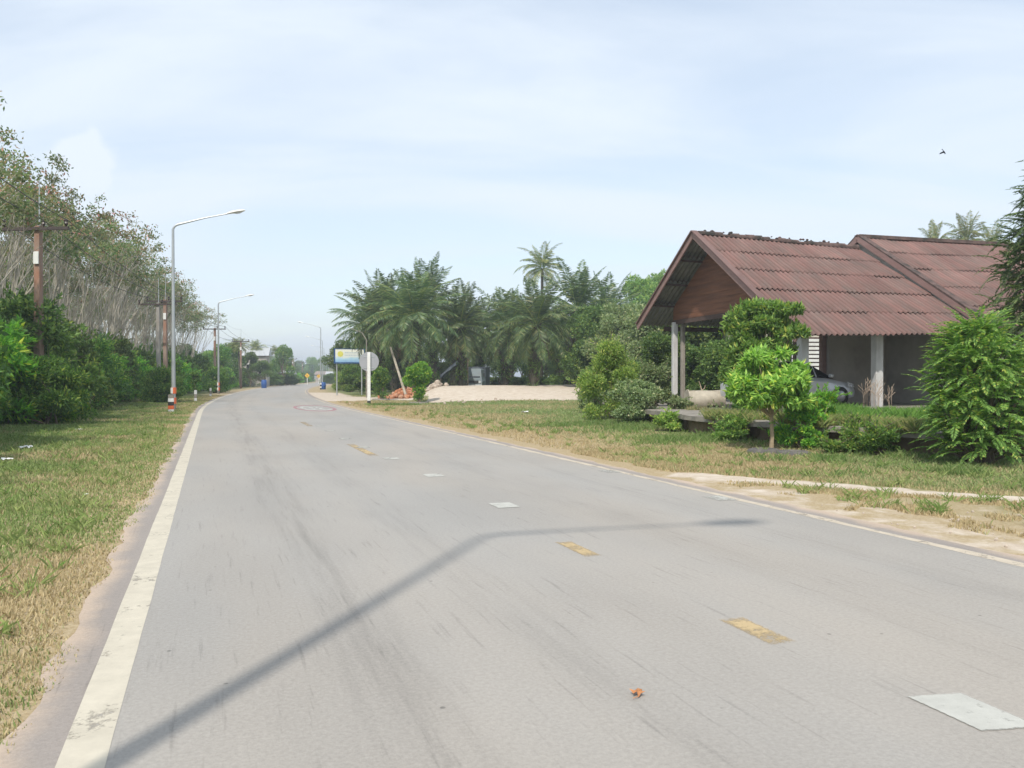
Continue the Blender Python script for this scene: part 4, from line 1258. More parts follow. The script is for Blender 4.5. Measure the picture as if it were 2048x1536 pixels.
# yellow diamond signs
def diamond(label, x, y, rz=0., s=1.):
    root = thing('yellow_diamond_sign', label, 'road sign', (x, y, gz1(x, y)), rz, 'yellow diamond warning signs')
    mb = MB(); mb.box((0, 0, .85), (.12, .1, 1.7)); mb.build('post', M['white'], root)
    mb = MB(); q = .55
    mb.prism([(-q, -.06, 1.95), (0, -.06, 1.95 - q), (q, -.06, 1.95), (0, -.06, 1.95 + q)], (0, .02, 0)); pl = mb.build('sign_plate', M['yellow'], root)
    mb = MB(); mb.tube([(.02, -.068, 1.68), (.02, -.068, 1.95), (-.12, -.068, 2.12)], .035, 5); mb.build('curve_arrow', M['black'], pl)
    root.scale = (s, s, s)
diamond('yellow diamond warning sign on a white post, left roadside at the far bend', at(614.5, 185), 185, 0, 1.05)
diamond('pale yellow warning sign close left of the right street lamps', at(637.5, 215), 215, .3, 1.0)

# leaning grey post
mb = MB(); p0 = Vector((at(811, 61), 61, .35)); p1 = Vector((at(781, 61.5), 61.5, zat(694, 61.5)))
mb.tube([p0, (p0 + p1) / 2, p1], [.1, .09, .08], 7); o = mb.build('leaning_post', M['conc_light'], None, True); tag(o, 'pale grey post leaning left behind the two clipped trees', 'post')
# bare forked trunk above the sign
mb = MB(); b0 = (at(733, 66), 66, 0)
mb.tube([b0, (at(733, 66), 66, zat(680, 66)), (at(724, 66), 66, zat(665, 66)), (at(702, 66), 66, zat(657, 66))], [.06, .045, .035, .025], 6)
o = mb.build('bare_pole', M['conc'], None, True); tag(o, 'thin grey bent lamp pole rising behind the billboard', 'pole')

# rubble
def rubble(name, seed, n, cxx, cyy, wx, wy, smin, smax, mat, label, cat='rubble', zoff=0., hh=0.):
    r = random.Random(seed); mb = MB()
    for k in range(n):
        qx, qy = r.gauss(0, .4), r.gauss(0, .4)
        x = cxx + qx * wx; y = cyy + qy * wy; s = r.uniform(smin, smax)
        if road_st([x], [y])[0][0] < 4.0 and name == 'pebbles': continue
        z = 0; z = gz1(x, y) + zoff + hh * math.exp(-(qx * qx + qy * qy) * 3) * r.random() + s * .25
        nn = 6; vs = []
        for j, (q, zz_) in enumerate(((.7, -.45), (1, -.05), (.85, .3), (.4, .48))):
            for i in range(nn): vs.append((x + math.cos(2 * PI * i / nn + j) * s * q * r.uniform(.4, .6), y + math.sin(2 * PI * i / nn + j) * s * q * r.uniform(.4, .6), z + zz_ * s * r.uniform(.7, 1.)))
        mb.add(vs, [(j * nn + i, j * nn + (i + 1) % nn, (j + 1) * nn + (i + 1) % nn, (j + 1) * nn + i) for j in range(3) for i in range(nn)] + [tuple(range(3 * nn, 4 * nn))])
    o = mb.build(name, mat); return tag(o, label, cat, None, 'stuff')
rubble('brick_rubble', 5, 260, at(812, 62), 62, 1.7, 1.2, .12, .4, M['orsoil'], 'heap of orange brick rubble behind the clipped tree', hh=.75)
rubble('pale_rubble', 6, 40, at(868, 61), 61, .9, .7, .15, .5, M['rock'], 'pale boulders at the left end of the dirt mound', hh=.3)
rubble('pebbles', 7, 380, 3.9, 7.0, 3.0, 3.8, .012, .04, M['rock'], 'pebbles on the sandy right shoulder')
rubble('clods', 8, 60, at(1000, 49), 49, 9, 1.5, .05, .18, M['rock'], 'clods of earth along the foot of the dirt mound')

# litter
def litter(label, px, py, s, seed, z=.0, flat=.5):
    r = random.Random(seed); x, y = gp(px, py, z); mb = MB(); n = 7; m_ = 5
    zz_ = gz1(x, y) + .03
    vs = [(x + (i / (n - 1) - .5) * s + r.gauss(0, s * .05), y + (j / (m_ - 1) - .5) * s * .7 + r.gauss(0, s * .05), zz_ + r.random() * s * flat * .5) for j in range(m_) for i in range(n)]
    mb.add(vs, [(j * n + i, j * n + i + 1, (j + 1) * n + i + 1, (j + 1) * n + i) for j in range(m_ - 1) for i in range(n - 1)])
    o = mb.build('crumpled_bag', M['litter']); tag(o, label, 'litter', 'scraps of white litter on the verges')
litter('crumpled white plastic bag on the left grass, largest', 50, 899, .26, 1)
litter('flattened white wrapper at the left picture edge', 12, 922, .2, 2)
litter('white scrap low in the left verge grass', 172, 992, .05, 3)
litter('small white scrap in the grass below the sapling', 158, 862, .16, 4)
litter('pale crumpled wrapper on the grass below the dirt mound', 1050, 829, .3, 5)
litter('white scrap in weeds beneath the carport pole', 1353, 859, .2, 6, .1)
litter('bluish plastic scrap below the yard slab edge', 1682, 903, .14, 7, .14)

# leaf on the road
mb = MB(); x, y = gp(1275, 1393)
pts = [(0, -.05), (.018, -.02), (.045, -.015), (.028, .012), (.035, .04), (.008, .03), (-.005, .055), (-.015, .025), (-.042, .022), (-.02, 0), (-.03, -.03), (-.006, -.02)]
mb.add([(x, y, .022)] + [(x + a * .9, y + b * .9, .008 + .02 * ((i % 3) / 2)) for i, (a, b) in enumerate(pts)], [(0, i + 1, (i + 1) % 12 + 1) for i in range(12)])
mb.tube([(x, y - .04, .012), (x - .03, y - .06, .01)], .002, 4)
o = mb.build('dry_leaf', M['petal']); tag(o, 'curled orange-brown dry leaf lying on the asphalt', 'leaf')

# bird
bdst = 38.; bx, bz = at(1886, bdst), zat(305, bdst)
mb = MB()
secs = [(-.13, .005), (-.08, .02), (-.02, .035), (.04, .032), (.08, .022), (.1, .024), (.13, .012), (.155, .003)]
mb.tube([(s, 0, 0 + .012 * (s > .07)) for s, _ in secs], [q for _, q in secs], 8)
for sg in (-1, 1):
    mb.add([(.05, sg * .02, .01), (-.03, sg * .02, .01), (-.06, sg * .1, -.07), (-.02, sg * .17, -.14), (.03, sg * .1, -.06), (.0, sg * .02, .025)],
           [(0, 1, 2, 4), (4, 2, 3), (5, 2, 1), (5, 4, 2), (5, 0, 4)])
mb.add([(-.12, -.01, 0), (-.2, -.035, -.01), (-.2, .035, -.01), (-.12, .01, 0), (-.12, 0, .012)], [(0, 1, 2, 3), (4, 2, 1)])
o = mb.build('bird', M['bird'], None, True); o.location = (bx, bdst, bz); o.rotation_euler = (rad(10), rad(35), rad(35)); tag(o, 'dark blue-black bird in flight with wings down over the house roof', 'bird')

# concrete tank lying under the gable
root = thing('concrete_tank', 'broken pale concrete tank lying on its side under the gable', 'tank', hx(-.35, 1.4, .53), HA + rad(-12))
mb = MB(); n = 20; vs = []
r = random.Random(3)
for i in range(7):
    for k in range(n):
        a = 2 * PI * k / n; q = .33 * (1 + .05 * r.uniform(-1, 1)); vs.append((-.62 + i * .21, math.cos(a) * q, .3 + math.sin(a) * q))
mb.add(vs, [(i * n + k, i * n + (k + 1) % n, (i + 1) * n + (k + 1) % n, (i + 1) * n + k) for i in range(6) for k in range(n) if not (i in (3, 4) and k in (12, 13, 14, 15))])
mb.build('drum_shell', M['conc_light'], root, True)
mb = MB(); mb.tube([(-.63, 0, .3), (-.58, 0, .3)], .36, 20); mb.build('end_cap', M['conc_light'], root, True)
mb = MB(); mb.tube([(-.1, 0, .62), (-.14, .02, .78), (-.2, 0, .95)], [.02, .018, .01], 5); mb.tube([(-.1, 0, .62), (.0, 0, .7), (.02, .0, .8)], .012, 4); mb.build('broken_stick', M['weed_dry'], root)

# half-buried tyres round the small tree
for i, (px, py, rz, lab) in enumerate([(1528, 893, .1, 'dusty half-buried tyre left of the small tree trunk'), (1587, 897, -.25, 'dark half-buried tyre right of the small tree trunk')]):
    x, y = gp(px, py, .12)
    root = thing('half_buried_tyre', lab, 'tyre', (x, y, gz1(x, y) - .05), rz, 'tyres around the small tree')
    mb = MB(); R1, R2 = .27, .1; n, m_ = 24, 8; vs = []
    for a_ in range(n):
        A = 2 * PI * a_ / n
        for b_ in range(m_):
            B2 = 2 * PI * b_ / m_; q = R1 + R2 * math.cos(B2); vs.append((q * math.cos(A), q * math.sin(A) * .9, .06 + R2 * .85 * math.sin(B2)))
    mb.add(vs, [(a_ * m_ + b_, ((a_ + 1) % n) * m_ + b_, ((a_ + 1) % n) * m_ + (b_ + 1) % m_, a_ * m_ + (b_ + 1) % m_) for a_ in range(n) for b_ in range(m_)])
    mb.build('tyre', M['oldtyre'], root, True)

# ------------------------------------------------------------------ vehicles
def make_car(label, loc, rz, paint):
    root = thing('parked_car', label, 'car', loc, rz)
    # side outline of the lower body, x forward
    secs = []   # x, zbottom, ztop(belt), half width
    for x, zb_, zt, hw in ((-2.15, .45, .72, .62), (-2.1, .3, .88, .76), (-1.7, .24, .98, .83), (-1.0, .22, .98, .86), (0, .22, .95, .87), (.75, .22, .92, .87), (1.2, .22, .86, .85), (1.75, .24, .76, .79), (2.05, .28, .64, .68), (2.16, .36, .54, .55)):
        secs.append([(x, -hw * .92, zb_), (x, -hw, zb_ + .12), (x, -hw, zt - .14), (x, -hw * .88, zt - .02), (x, -hw * .4, zt + .03), (x, 0, zt + .04)])
    mb = MB(); vs = []
    for s in secs:
        full = s + [(p[0], -p[1], p[2]) for p in s[-2::-1]]
        vs += full
    k = 11
    fs = [(i * k + j, i * k + j + 1, (i + 1) * k + j + 1, (i + 1) * k + j) for i in range(len(secs) - 1) for j in range(k - 1)]
    fs += [tuple(range(k)), tuple(range((len(secs) - 1) * k, len(secs) * k))]
    fs += [(i * k, (i + 1) * k, (i + 1) * k + k - 1, i * k + k - 1) for i in range(len(secs) - 1)]
    mb.add(vs, fs); body = mb.build('body', paint, root, True)
    # cabin
    cab = [(-1.75, .95, .72), (-1.15, 1.36, .6), (-.5, 1.43, .6), (.1, 1.41, .6), (.45, 1.3, .62), (1.15, .9, .74)]
    mb = MB(); vs = []
    for x, z, hw in cab: vs += [(x, -hw, z), (x, hw, z)]
    base = [(-1.75, .93), (-1.15, .93), (-.5, .93), (.1, .93), (.45, .93), (1.15, .88)]
    for (x, z) in base: vs += [(x, -.78, z), (x, .78, z)]
    fs = [(2 * i, 2 * i + 2, 2 * i + 3, 2 * i + 1) for i in range(1, 4)]
    mb.add(vs, fs); mb.build('roof', paint, root, True)
    mb = MB(); mb.add(vs, [(8, 10, 11, 9)]); mb.build('windscreen', M['glass'], root)
    mb = MB(); mb.add(vs, [(0, 2, 3, 1)]); mb.build('rear_window', M['glass'], root)
    for sd in (0, 1):
        mb = MB()
        mb.add(vs, [(12 + 2 * i + sd, 2 * i + sd, 2 * i + 2 + sd, 12 + 2 * i + 2 + sd) for i in range(0, 5)]); mb.build('side_window', M['glass'], root)
        mb = MB()
        y = -.79 if sd == 0 else .79
        for xx in (-.45, .5):
            mb.tube([(xx, y, .93), (xx - .05, y * .77, 1.4 if xx < 0 else 1.29)], .022, 5)
        mb.build('door_pillar', paint, root)
        mb = MB(); sy = -1 if sd == 0 else 1
        mb.add([(1.62, sy * .83, .62), (1.62, sy * .8, .77), (2.0, sy * .66, .69), (2.13, sy * .5, .6), (2.16, sy * .5, .52), (1.95, sy * .73, .56)], [(0, 1, 2, 3, 4, 5)])
        for i_, v_ in enumerate(mb.v): mb.v[i_] = (v_[0] + .03, v_[1] * 1.03, v_[2] + .012)
        mb.build('headlight', M['lens'], root)
        for wx in (-1.35, 1.35):
            mb = MB(); yy = sy * .8
            mb.tube([(wx, yy - .1, .31), (wx, yy - .08, .31), (wx, yy + .08, .31), (wx, yy + .1, .31)], [.28, .315, .315, .28], 20)
            wh = mb.build('wheel', M['tyre'], root, True)
            mb = MB(); mb.tube([(wx, yy + sy * .085, .31), (wx, yy + sy * .108, .31)], [.2, .17], 14); mb.build('rim', M['rim'], wh, True)
        mb = MB(); mb.box((.95, sy * .93, .98), (.12, .16, .12), 0, 0, None, .03); mb.build('wing_mirror', paint, root)
    mb = MB(); mb.box((2.15, 0, .42), (.05, .9, .14)); mb.build('grille', M['black'], root)
    return root
cp = hx(1.75, 3.2, SL)
make_car('silver sedan parked nose right under the carport roof', cp, HA, M['silver'])

# lorry cab and tarp in the palm grove
td = 79.
root = thing('parked_truck', 'pale truck cab parked in deep shade under the oil palms', 'truck', (at(948, td), td, .2), rad(-8))
mb = MB()
prof = [(-.95, .45), (-.98, 1.1), (-.92, 1.3), (-.82, 2.15), (-.7, 2.25)]
vs = []
for (yy, ins) in ((-1.0, 0), (-.95, .0), (.9, .0)):
    for (x, z) in prof: vs.append((x, yy + (.18 if z > 1.4 and yy < 0 else 0), z))
    for (x, z) in prof[::-1]: vs.append((-x, yy + (.18 if z > 1.4 and yy < 0 else 0), z))
mb.add(vs, [(i * 10 + j, i * 10 + (j + 1) % 10, (i + 1) * 10 + (j + 1) % 10, (i + 1) * 10 + j) for i in range(2) for j in range(10)] + [tuple(range(10)), tuple(range(20, 30))])
mb.build('cab', M['truckp'], root)
mb = MB(); mb.add([(-.78, -.99, 1.38), (.78, -.99, 1.38), (.7, -.83, 2.08), (-.7, -.83, 2.08)], [(0, 1, 2, 3)]); mb.build('windscreen', M['glass'], root)
mb = MB(); mb.box((0, -1.03, .98), (1.2, .05, .26)); mb.build('grille', M['black'], root)
mb = MB(); mb.box((0, -1.06, .6), (1.9, .12, .22), 0, 0, None, .03); mb.build('bumper', M['white'], root)
for sg in (-1, 1):
    mb = MB(); mb.tube([(sg * .75, -1.02, .98), (sg * .75, -1.06, .98)], .12, 12); mb.build('headlight', M['lens'], root, True)
    mb = MB(); mb.tube([(sg * .9, -.3, .4), (sg * .66, -.3, .4)], .4, 16); mb.build('wheel', M['tyre'], root, True)
    mb = MB(); mb.box((sg * 1.12, -.95, 1.65), (.12, .06, .3)); mb.build('wing_mirror', M['black'], root)
mb = MB(); mb.box((0, 2.2, 1.5), (1.95, 2.5, 1.9), 0, 0, None, .08); mb.build('cargo_box', M['tarp'], root)
root = thing('shed_tarp', 'slumped blue-grey tarpaulin shelter under the palms left of the truck', 'shelter', (at(908, 77), 77, .25), .1)
mb = MB(); r = random.Random(5); n, m_ = 10, 7; vs = []
for j in range(m_):
    for i in range(n): vs.append(((i / (n - 1) - .5) * 2.6, (j / (m_ - 1) - .5) * 2.4, 3.2 - 1.9 * (1 - i / (n - 1)) ** 1.3 - .25 * math.sin(j * 1.1) + r.gauss(0, .03)))
mb.add(vs, [(j * n + i, j * n + i + 1, (j + 1) * n + i + 1, (j + 1) * n + i) for j in range(m_ - 1) for i in range(n - 1)]); mb.build('tarpaulin', M['tarp'], root)
for (a, b) in ((-1.25, -1.1), (1.25, -1.1), (1.25, 1.1), (-1.25, 1.1)):
    mb = MB(); mb.tube([(a, b, 0), (a, b, 1.3 if a < 0 else 3.1)], .05, 6); mb.build('leg', M['bark'], root)

# ------------------------------------------------------------------ far buildings
def small_house(label, x, y, rz, wx, wy, hh, roofh, wallm, roofm, name='far_house', windows=True, nw=3, z=None, over=.4):
    root = thing(name, label, 'house', (x, y, gz1(x, y) if z is None else z), rz)
    mb = MB(); mb.box((0, 0, hh / 2), (wx, wy, hh)); mb.build('wall', M[wallm], root)
    mb = MB(); o_ = over
    mb.prism([(-wx / 2 - o_, -wy / 2 - o_, hh - .1), (-wx / 2 - o_, wy / 2 + o_, hh - .1), (-wx / 2 - o_, 0, hh + roofh)], (wx + 2 * o_, 0, 0)); mb.build('roof', M[roofm], root)
    if windows:
        for k in range(nw):
            mb = MB(); xx = (k + .5) / nw * wx - wx / 2
            mb.box((xx, -wy / 2 - .02, hh * .55), (wx / nw * .5, .06, hh * .38)); fr = mb.build('window', M['white'], root)
            mb = MB(); mb.box((xx, -wy / 2 - .055, hh * .55), (wx / nw * .42, .02, hh * .3)); mb.build('pane', M['glass'], fr)
    return root
small_house('grey-blue roofed house half hidden by trees behind the second left street lamp', at(484, 145), 150, .2, 6, 6, 5.6, 1.5, 'wall', 'roofgrey')
small_house('low shed with pale metal roof among the far left bushes', at(553, 176), 178, .1, 6, 4, 2.4, .7, 'wall', 'roofgrey', windows=False)
small_house('white house with dark window opening far down the road', at(651, 275), 275, 0, 5.5, 5, 2.7, 1.0, 'wall', 'rooffar', nw=1)
small_house('pale shop building at the far right roadside left of the billboard', at(668, 232), 234, .1, 4.5, 4, 2.6, .7, 'wall', 'roofgrey', nw=2)
# louvred building behind the carport
root = thing('louvred_building', 'cream building with rows of white louvres seen through the carport', 'building', (at(1600, 46), 46, .3), rad(8))
mb = MB(); mb.box((0, 3, 2.4), (7, 6, 4.8)); mb.build('wall', M['cream'], root)
for i, x in enumerate((-1.9, -.55, .8, 2.15)):
    mb = MB(); mb.box((x, -.02, 2.6), (.95, .06, 1.9)); fr = mb.build('window', M['beam'], root)
    mb = MB()
    for k in range(8): mb.box((x, -.075, 1.8 + k * .225), (.95, .05, .15))
    mb.build('louvres', M['white'], fr)
mb = MB(); mb.box((0, -.08, 1.45), (7.1, .16, .14)); mb.build('ledge', M['cream'], root)
mb = MB(); mb.prism([(-3.8, -.7, 4.8), (-3.8, 6.6, 4.8), (-3.8, 3, 6.2)], (7.6, 0, 0)); mb.build('roof', M['roofgrey'], root)
#@@PLANTS
# ------------------------------------------------------------------ palms
pA = make_palm(11, 5.6, 42, 4.4, .95); pB = make_palm(12, 5.2, 39, 4.3, .85); pC = make_palm(13, 6.2, 36, 4.2, .72); pD = make_palm(14, 5.4, 40, 4.5, 1.0)
gpm = 'oil palms of the grove behind the dirt mound'
palms = [(828, 633, 62, pA, 1.0, 0.2, 'large oil palm with wide drooping crown, foremost in the grove'),
         (1066, 650, 60, pD, .88, 1.0, 'oil palm with low yellowish hanging fronds behind the middle of the mound'),
         (925, 655, 66, pB, .92, 2.2, 'oil palm between the foremost palm and the truck'),
         (1134, 620, 66, pC, 1.0, .4, 'tall oil palm with visible vine-wrapped trunk, right of the grove'),
         (1008, 618, 72, pB, 1.05, 4.0, 'upright-fronded oil palm behind the truck'),
         (762, 640, 70, pD, 1.0, 2.0, 'oil palm behind the billboard side of the foremost palm'),
         (738, 655, 82, pA, 1.0, 3.0, 'leftmost oil palm of the grove above the billboard'),
         (1215, 632, 76, pC, 1.0, 2.5, 'oil palm behind the vine-covered trees, rightmost of the grove'),
         (870, 612, 78, pC, 1.0, 5.0, 'second-row oil palm right of the foremost crown'),
         (955, 622, 82, pD, 1.05, 1.4, 'second-row oil palm behind the truck gap'),
         (1068, 605, 80, pA, 1.05, .7, 'second-row oil palm below the coconut palm'),
         (1168, 610, 84, pB, 1.1, 3.3, 'second-row oil palm behind the vine-wrapped trunk'),
         (790, 620, 80, pB, 1.1, 5.5, 'second-row oil palm left of the foremost crown'),
         (1120, 625, 92, pD, 1.1, 2.9, 'rear oil palm filling the gap right of the coconut palm'),
         (905, 628, 94, pA, 1.1, 4.4, 'rear oil palm filling the gap behind the truck'),
         (1020, 628, 96, pC, 1.1, .1, 'rear oil palm in the middle of the grove'),
         (758, 640, 95, pC, 1.05, 1.1, 'rear oil palm at the left end of the grove'),
         (820, 632, 97, pD, 1.1, 3.7, 'rear oil palm hidden behind the foremost palm'),
         (1250, 640, 90, pA, 1.05, 5.1, 'rear oil palm behind the gable roof edge')]
TH = {pA.name: 5.6, pB.name: 5.2, pC.name: 6.2, pD.name: 5.4}
for (px, py, d, pr_, s, rz, lab) in palms:
    zc_ = zat(py, d); z0 = .3; k = (zc_ - z0) / TH[pr_.name]
    nm = pr_.name
    o = place(pr_, at(px, d), d, z0, rz, s, lab, 'palm tree', gpm, sz=k if .75 < k < 1.35 else s)
coco = make_palm(21, 12.5, 34, 3.3, 1.4, 'coco', .16)
place(coco, at(1083, 96), 96, .2, 0, 1.12, 'tall coconut palm standing above the oil palm grove', 'palm tree', None, sz=(zat(536, 96) - .2) / 12.5)
gcf = 'distant coconut palms'
for (px, py, d, s, lab) in [(480, 692, 128, .8, 'coconut palm in front of the grey-blue house on the left'), (508, 696, 150, .8, 'small dark coconut palm behind the thin utility pole'),
                       (553, 703, 190, 1.0, 'far coconut palm above the bright green round tree'), (1872, 500, 92, .8, 'pale coconut palm crown peeking over the main house ridge, left of three'),
                       (1938, 486, 86, .9, 'coconut palm fan standing upright over the main house ridge'), (1988, 500, 94, .9, 'coconut palm frond tips beside the dark feathery tree')]:
    place(coco, at(px, d), d, .1, px * .37, s, lab, 'palm tree', gcf, sz=(zat(py, d) - .1) / 12.5)

# ------------------------------------------------------------------ shrubs of the right side
# clipped round trees
def clipped(seed, label, px, py_base, d, w_, h, bot):
    x = at(px, d); r = rng_(seed)
    root = thing('clipped_tree', label, 'shrub', (x, d, gz1(x, d)), 0, 'clipped round trees by the dirt drive')
    B = clumps(r, w_, h - bot, w_, 16, bot, (.3, .45))
    V1, _ = blob_leaves(r, B, 5200, .14, .085, .8, .3, .2)
    B2 = [(r.normal(0, .14), r.normal(0, .14), .35 + k * .12, .24, .24, .18) for k in range(7)]
    V2, _ = blob_leaves(r, B2, 1100, .14, .07, .7, .3)
    V, Fq = foliage_from([V1, V2]); add_fol('foliage', V, Fq, M['leaf_bright'] if seed == 1 else M['leaf_hedge'], root)
    mb = MB()
    for k in range(4): mb.tube([(r.normal(0, .08), r.normal(0, .08), -.05), (r.normal(0, .12), r.normal(0, .12), bot)], [.05, .035], 6)
    mb.build('trunk', M['bark'], root, True)
    mb = MB(); n = 18
    mb.tube([(0, 0, 0), (0, 0, .1)], [.62, .6], n); mb.build('planter_ring', M['conc'], root, True)
clipped(1, 'bright green clipped round tree on a concrete ring, right of the leaning post', 838, 805, 50, 1.7, 2.6, .95)
clipped(2, 'darker clipped round tree on a concrete ring behind the round sign', 762, 797, 58, 1.35, 2.35, .9)

def put_bush(seed, px, d, w_, h, dp, ncl, nl, L, W, mat, label, group=None, z=None, **kw):
    o = make_bush(seed, w_, h, dp, ncl, nl, L, W, M[mat], **kw)
    x = at(px, d); o.location = (x, d, gz1(x, d) if z is None else z)
    relabel(o, label, 'shrub', group); return o
put_bush(31, 702, 92, 3.6, 2.9, 3., 26, 9000, .16, .08, 'leaf_hedge', 'loose green bush below the billboard beside the road')
put_bush(131, 690, 98, 3.4, 2.6, 3., 22, 7000, .16, .08, 'leaf_yellow', 'yellow-green bush at the left end of the billboard, behind the grassy corner')
put_bush(32, 1222, 29.5, 2.4, 2.8, 1.9, 44, 17000, .11, .04, 'leaf_yellow', 'feathery yellow-green bush at the right end of the dirt mound', sprigs=120, droop=0.)
put_bush(33, 1270, 27.5, 2.2, 1.45, 2.0, 26, 13000, .10, .05, 'leaf_grey', 'grey-green bush leaning in front of the feathery bush', sprigs=30)
put_bush(34, 1315, 30, 1.6, 1.9, 1.6, 18, 8000, .11, .06, 'leaf_grey', 'dull green bush between the feathery bush and the carport pole', sprigs=26)
put_bush(35, 1180, 34, 2.0, 1.0, 1.8, 14, 5000, .1, .045, 'leaf_grey', 'low grey-green weeds at the mound end, left of the feathery bush', sprigs=24)
# creeper-covered trees behind
gv = 'creeper-covered trees left of the gable'
for i, (px, d, w_, h, lab, mt) in enumerate([(1190, 60, 6.0, 6.2, 'creeper-covered tree right of the vine-wrapped palm trunk', 'leaf_dark'), (1245, 54, 5.5, 6.4, 'creeper-covered tree with pale flowers behind the feathery bush', 'leaf_grey'),
                                      (1300, 50, 5.0, 5.6, 'creeper-covered tree half hidden by the left gable eave', 'leaf_grey'), (1160, 68, 6.0, 5.0, 'dark creeper mass at the foot of the right palms', 'leaf_dark'),
                                      (1235, 42, 4.2, 2.6, 'low creeper mound behind the feathery bush', 'leaf_dark')]):
    o = put_bush(40 + i, px, d, w_, h, w_, 40, 17000, .2, .12, mt, lab, gv, stems=8, name='creeper_tree', sprigs=30); o['category'] = 'tree'
tX = make_tree(51, 11.5, 6.5, 4, 30, 12000, .26, .15, M['leaf_top']); 
place(tX, at(1285, 84), 84, .2, 0, 1, 'broad green tree rising above the creepers left of the gable', 'tree', None, sz=(zat(556, 84)) / 11.6)
place(tX, at(1318, 92), 92, .2, 2, .8, 'taller dark tree just left of the gable slope', 'tree', None, sz=(zat(546, 92)) / 11.6)
# hedge behind the open house
gh = 'shaded bushes behind the open house'
bq = make_bush(61, 3.2, 3.4, 2.6, 26, 9000, .15, .09, M['leaf_dark'])
for i, (px, d, s, sz_, lab) in enumerate([(1330, 38, .95, 1.0, 'dark bush behind the carport pole, leftmost'), (1385, 40, 1.0, .85, 'dark bush behind the concrete tank'), (1445, 39, 1.0, .95, 'dark bush behind the tall leafy shrub'),
                                    (1500, 42, 1.0, 1., 'bush behind the parked silver car roof'), (1360, 46, 1.5, 1.5, 'taller bush in the dark gap under the gable'), (1450, 48, 1.4, 1.5, 'tall bush left of the louvred building'), (1600, 41.5, .8, .5, 'low bush under the louvred building ledge')]):
    place(bq, at(px, d), d, .2, i * 1.3, s, lab, 'shrub', gh, sz=sz_)

# small cassava-like tree in front of the slab, taller leafy shrub behind it
def palmate(seed, name, label, x, y, z, trunk_top, B, nl, L, W, mat, lean=(0, 0), forks=6, tr=.05, droop=.8, stub=True):
    r = rng_(seed); root = thing(name, label, 'tree', (x, y, z))
    mb = MB(); top = (lean[0], lean[1], trunk_top)
    if stub: mb.tube([(0.02, 0, -.05), (lean[0] * .5 + .03, 0, trunk_top * .5), top], [tr * 1.15, tr, tr * .9], 8)
    for k in range(forks):
        b = B[k % len(B)]
        mb.tube([top, ((top[0] + b[0]) / 2 + r.normal(0, .05), (top[1] + b[1]) / 2, (top[2] + b[2]) / 2), (b[0], b[1], b[2])], [tr * .6, tr * .4, tr * .15], 5)
    mb.build('trunk', M['bark_cass'], root, True)
    # whorls of leaflets: each whorl hangs off its stalk
    nw = nl // 6; P = []; D = []; S = []
    Bn = np.array(B); k = r.integers(0, len(B), nw); d = rand_dir(r, nw); d[:, 2] = np.abs(d[:, 2]) * .9 - .25
    C = Bn[k, :3] + unit(d) * Bn[k, 3:6] * (1.12 - np.abs(r.normal(0, .4, nw)))[:, None]
    out = unit(d + np.array([0, 0, -.2]))
    for j in range(6):
        a = 2 * PI * j / 6 + r.random(nw)
        t1 = unit(np.cross(out, rand_dir(r, nw))); t2 = np.cross(out, t1)
        D.append(unit(t1 * np.cos(a)[:, None] + t2 * np.sin(a)[:, None] + out * .35 + np.array([0, 0, -droop * .5]))); P.append(C)
    P = np.concatenate(P); D = np.concatenate(D); S = unit(np.cross(D, rand_dir(r, len(D)) * .4 + np.array([0, 0, 1.])))
    V, Fq = leaf_arrays(P, D, S, L * (.7 + .6 * r.random(len(P))), W)
    add_fol('crown', V, Fq, M[mat], root)
    return root
r = rng_(71)
B = clumps(r, 1.85, 1.35, 1.6, 34, .92, (.14, .26)) + [(.62 * math.cos(a_) * (.6 + .5 * (k_ % 2)), .55 * math.sin(a_), 1.1 + .14 * (k_ % 4), .24, .24, .2) for k_, a_ in enumerate(np.arange(0, 6.2, .48))]
x, y = at(1541, 17.9), 17.9
palmate(71, 'small_tree', 'small bright green tree with thin pale trunk in front of the yard slab', x, y, gz1(x, y), .75, B, 11000, .17, .06, 'leaf_light', (.02, 0), 12, .045, 1.3)
B = [(b[0] + .15, b[1], b[2], b[3], b[4], b[5]) for b in clumps(rng_(72), 2.3, 1.7, 1.8, 44, 1.6, (.14, .26))] + [(b[0] - .75, b[1], b[2], b[3], b[4], b[5]) for b in clumps(rng_(73), .9, 2.6, 1.0, 12, .5, (.3, .4))]
x, y = at(1530, 22.2), 22.2
palmate(72, 'leafy_shrub_tree', 'taller multi-stemmed leafy tree against the carport gable corner', x, y, .5, .6, B, 17000, .17, .065, 'leaf_mid', (0, 0), 18, .05, .9)

gl = 'low shrubs along the yard slab edge'
put_bush(81, 1605, 18.0, 1.35, .95, 1.0, 16, 6500, .085, .05, 'leaf_bright', 'rounded bright green shrub right of the small tree', gl, sprigs=45)
put_bush(82, 1695, 17.0, 1.0, .6, .8, 14, 3000, .085, .045, 'leaf_mid', 'ragged low shrub below the slab edge', gl, sprigs=45)
put_bush(83, 1760, 16.3, .9, .6, .7, 12, 3600, .085, .04, 'leaf_hedge', 'low weedy shrub left of the big fern-leaved bush', gl, sprigs=45)
put_bush(84, 1470, 20.2, 1.3, .6, 1.0, 14, 3200, .085, .045, 'leaf_mid', 'low dark shrub left of the small tree under the slab edge', gl, sprigs=45)
put_bush(88, 1575, 19.2, .9, .5, .5, 10, 2600, .085, .045, 'leaf_hedge', 'low shrub directly behind the small tree trunk', gl, sprigs=45)
put_bush(89, 1730, 17.6, 1.2, .6, .8, 12, 3400, .085, .045, 'leaf_mid', 'trailing weed bush spilling over the slab edge', gl, sprigs=45)
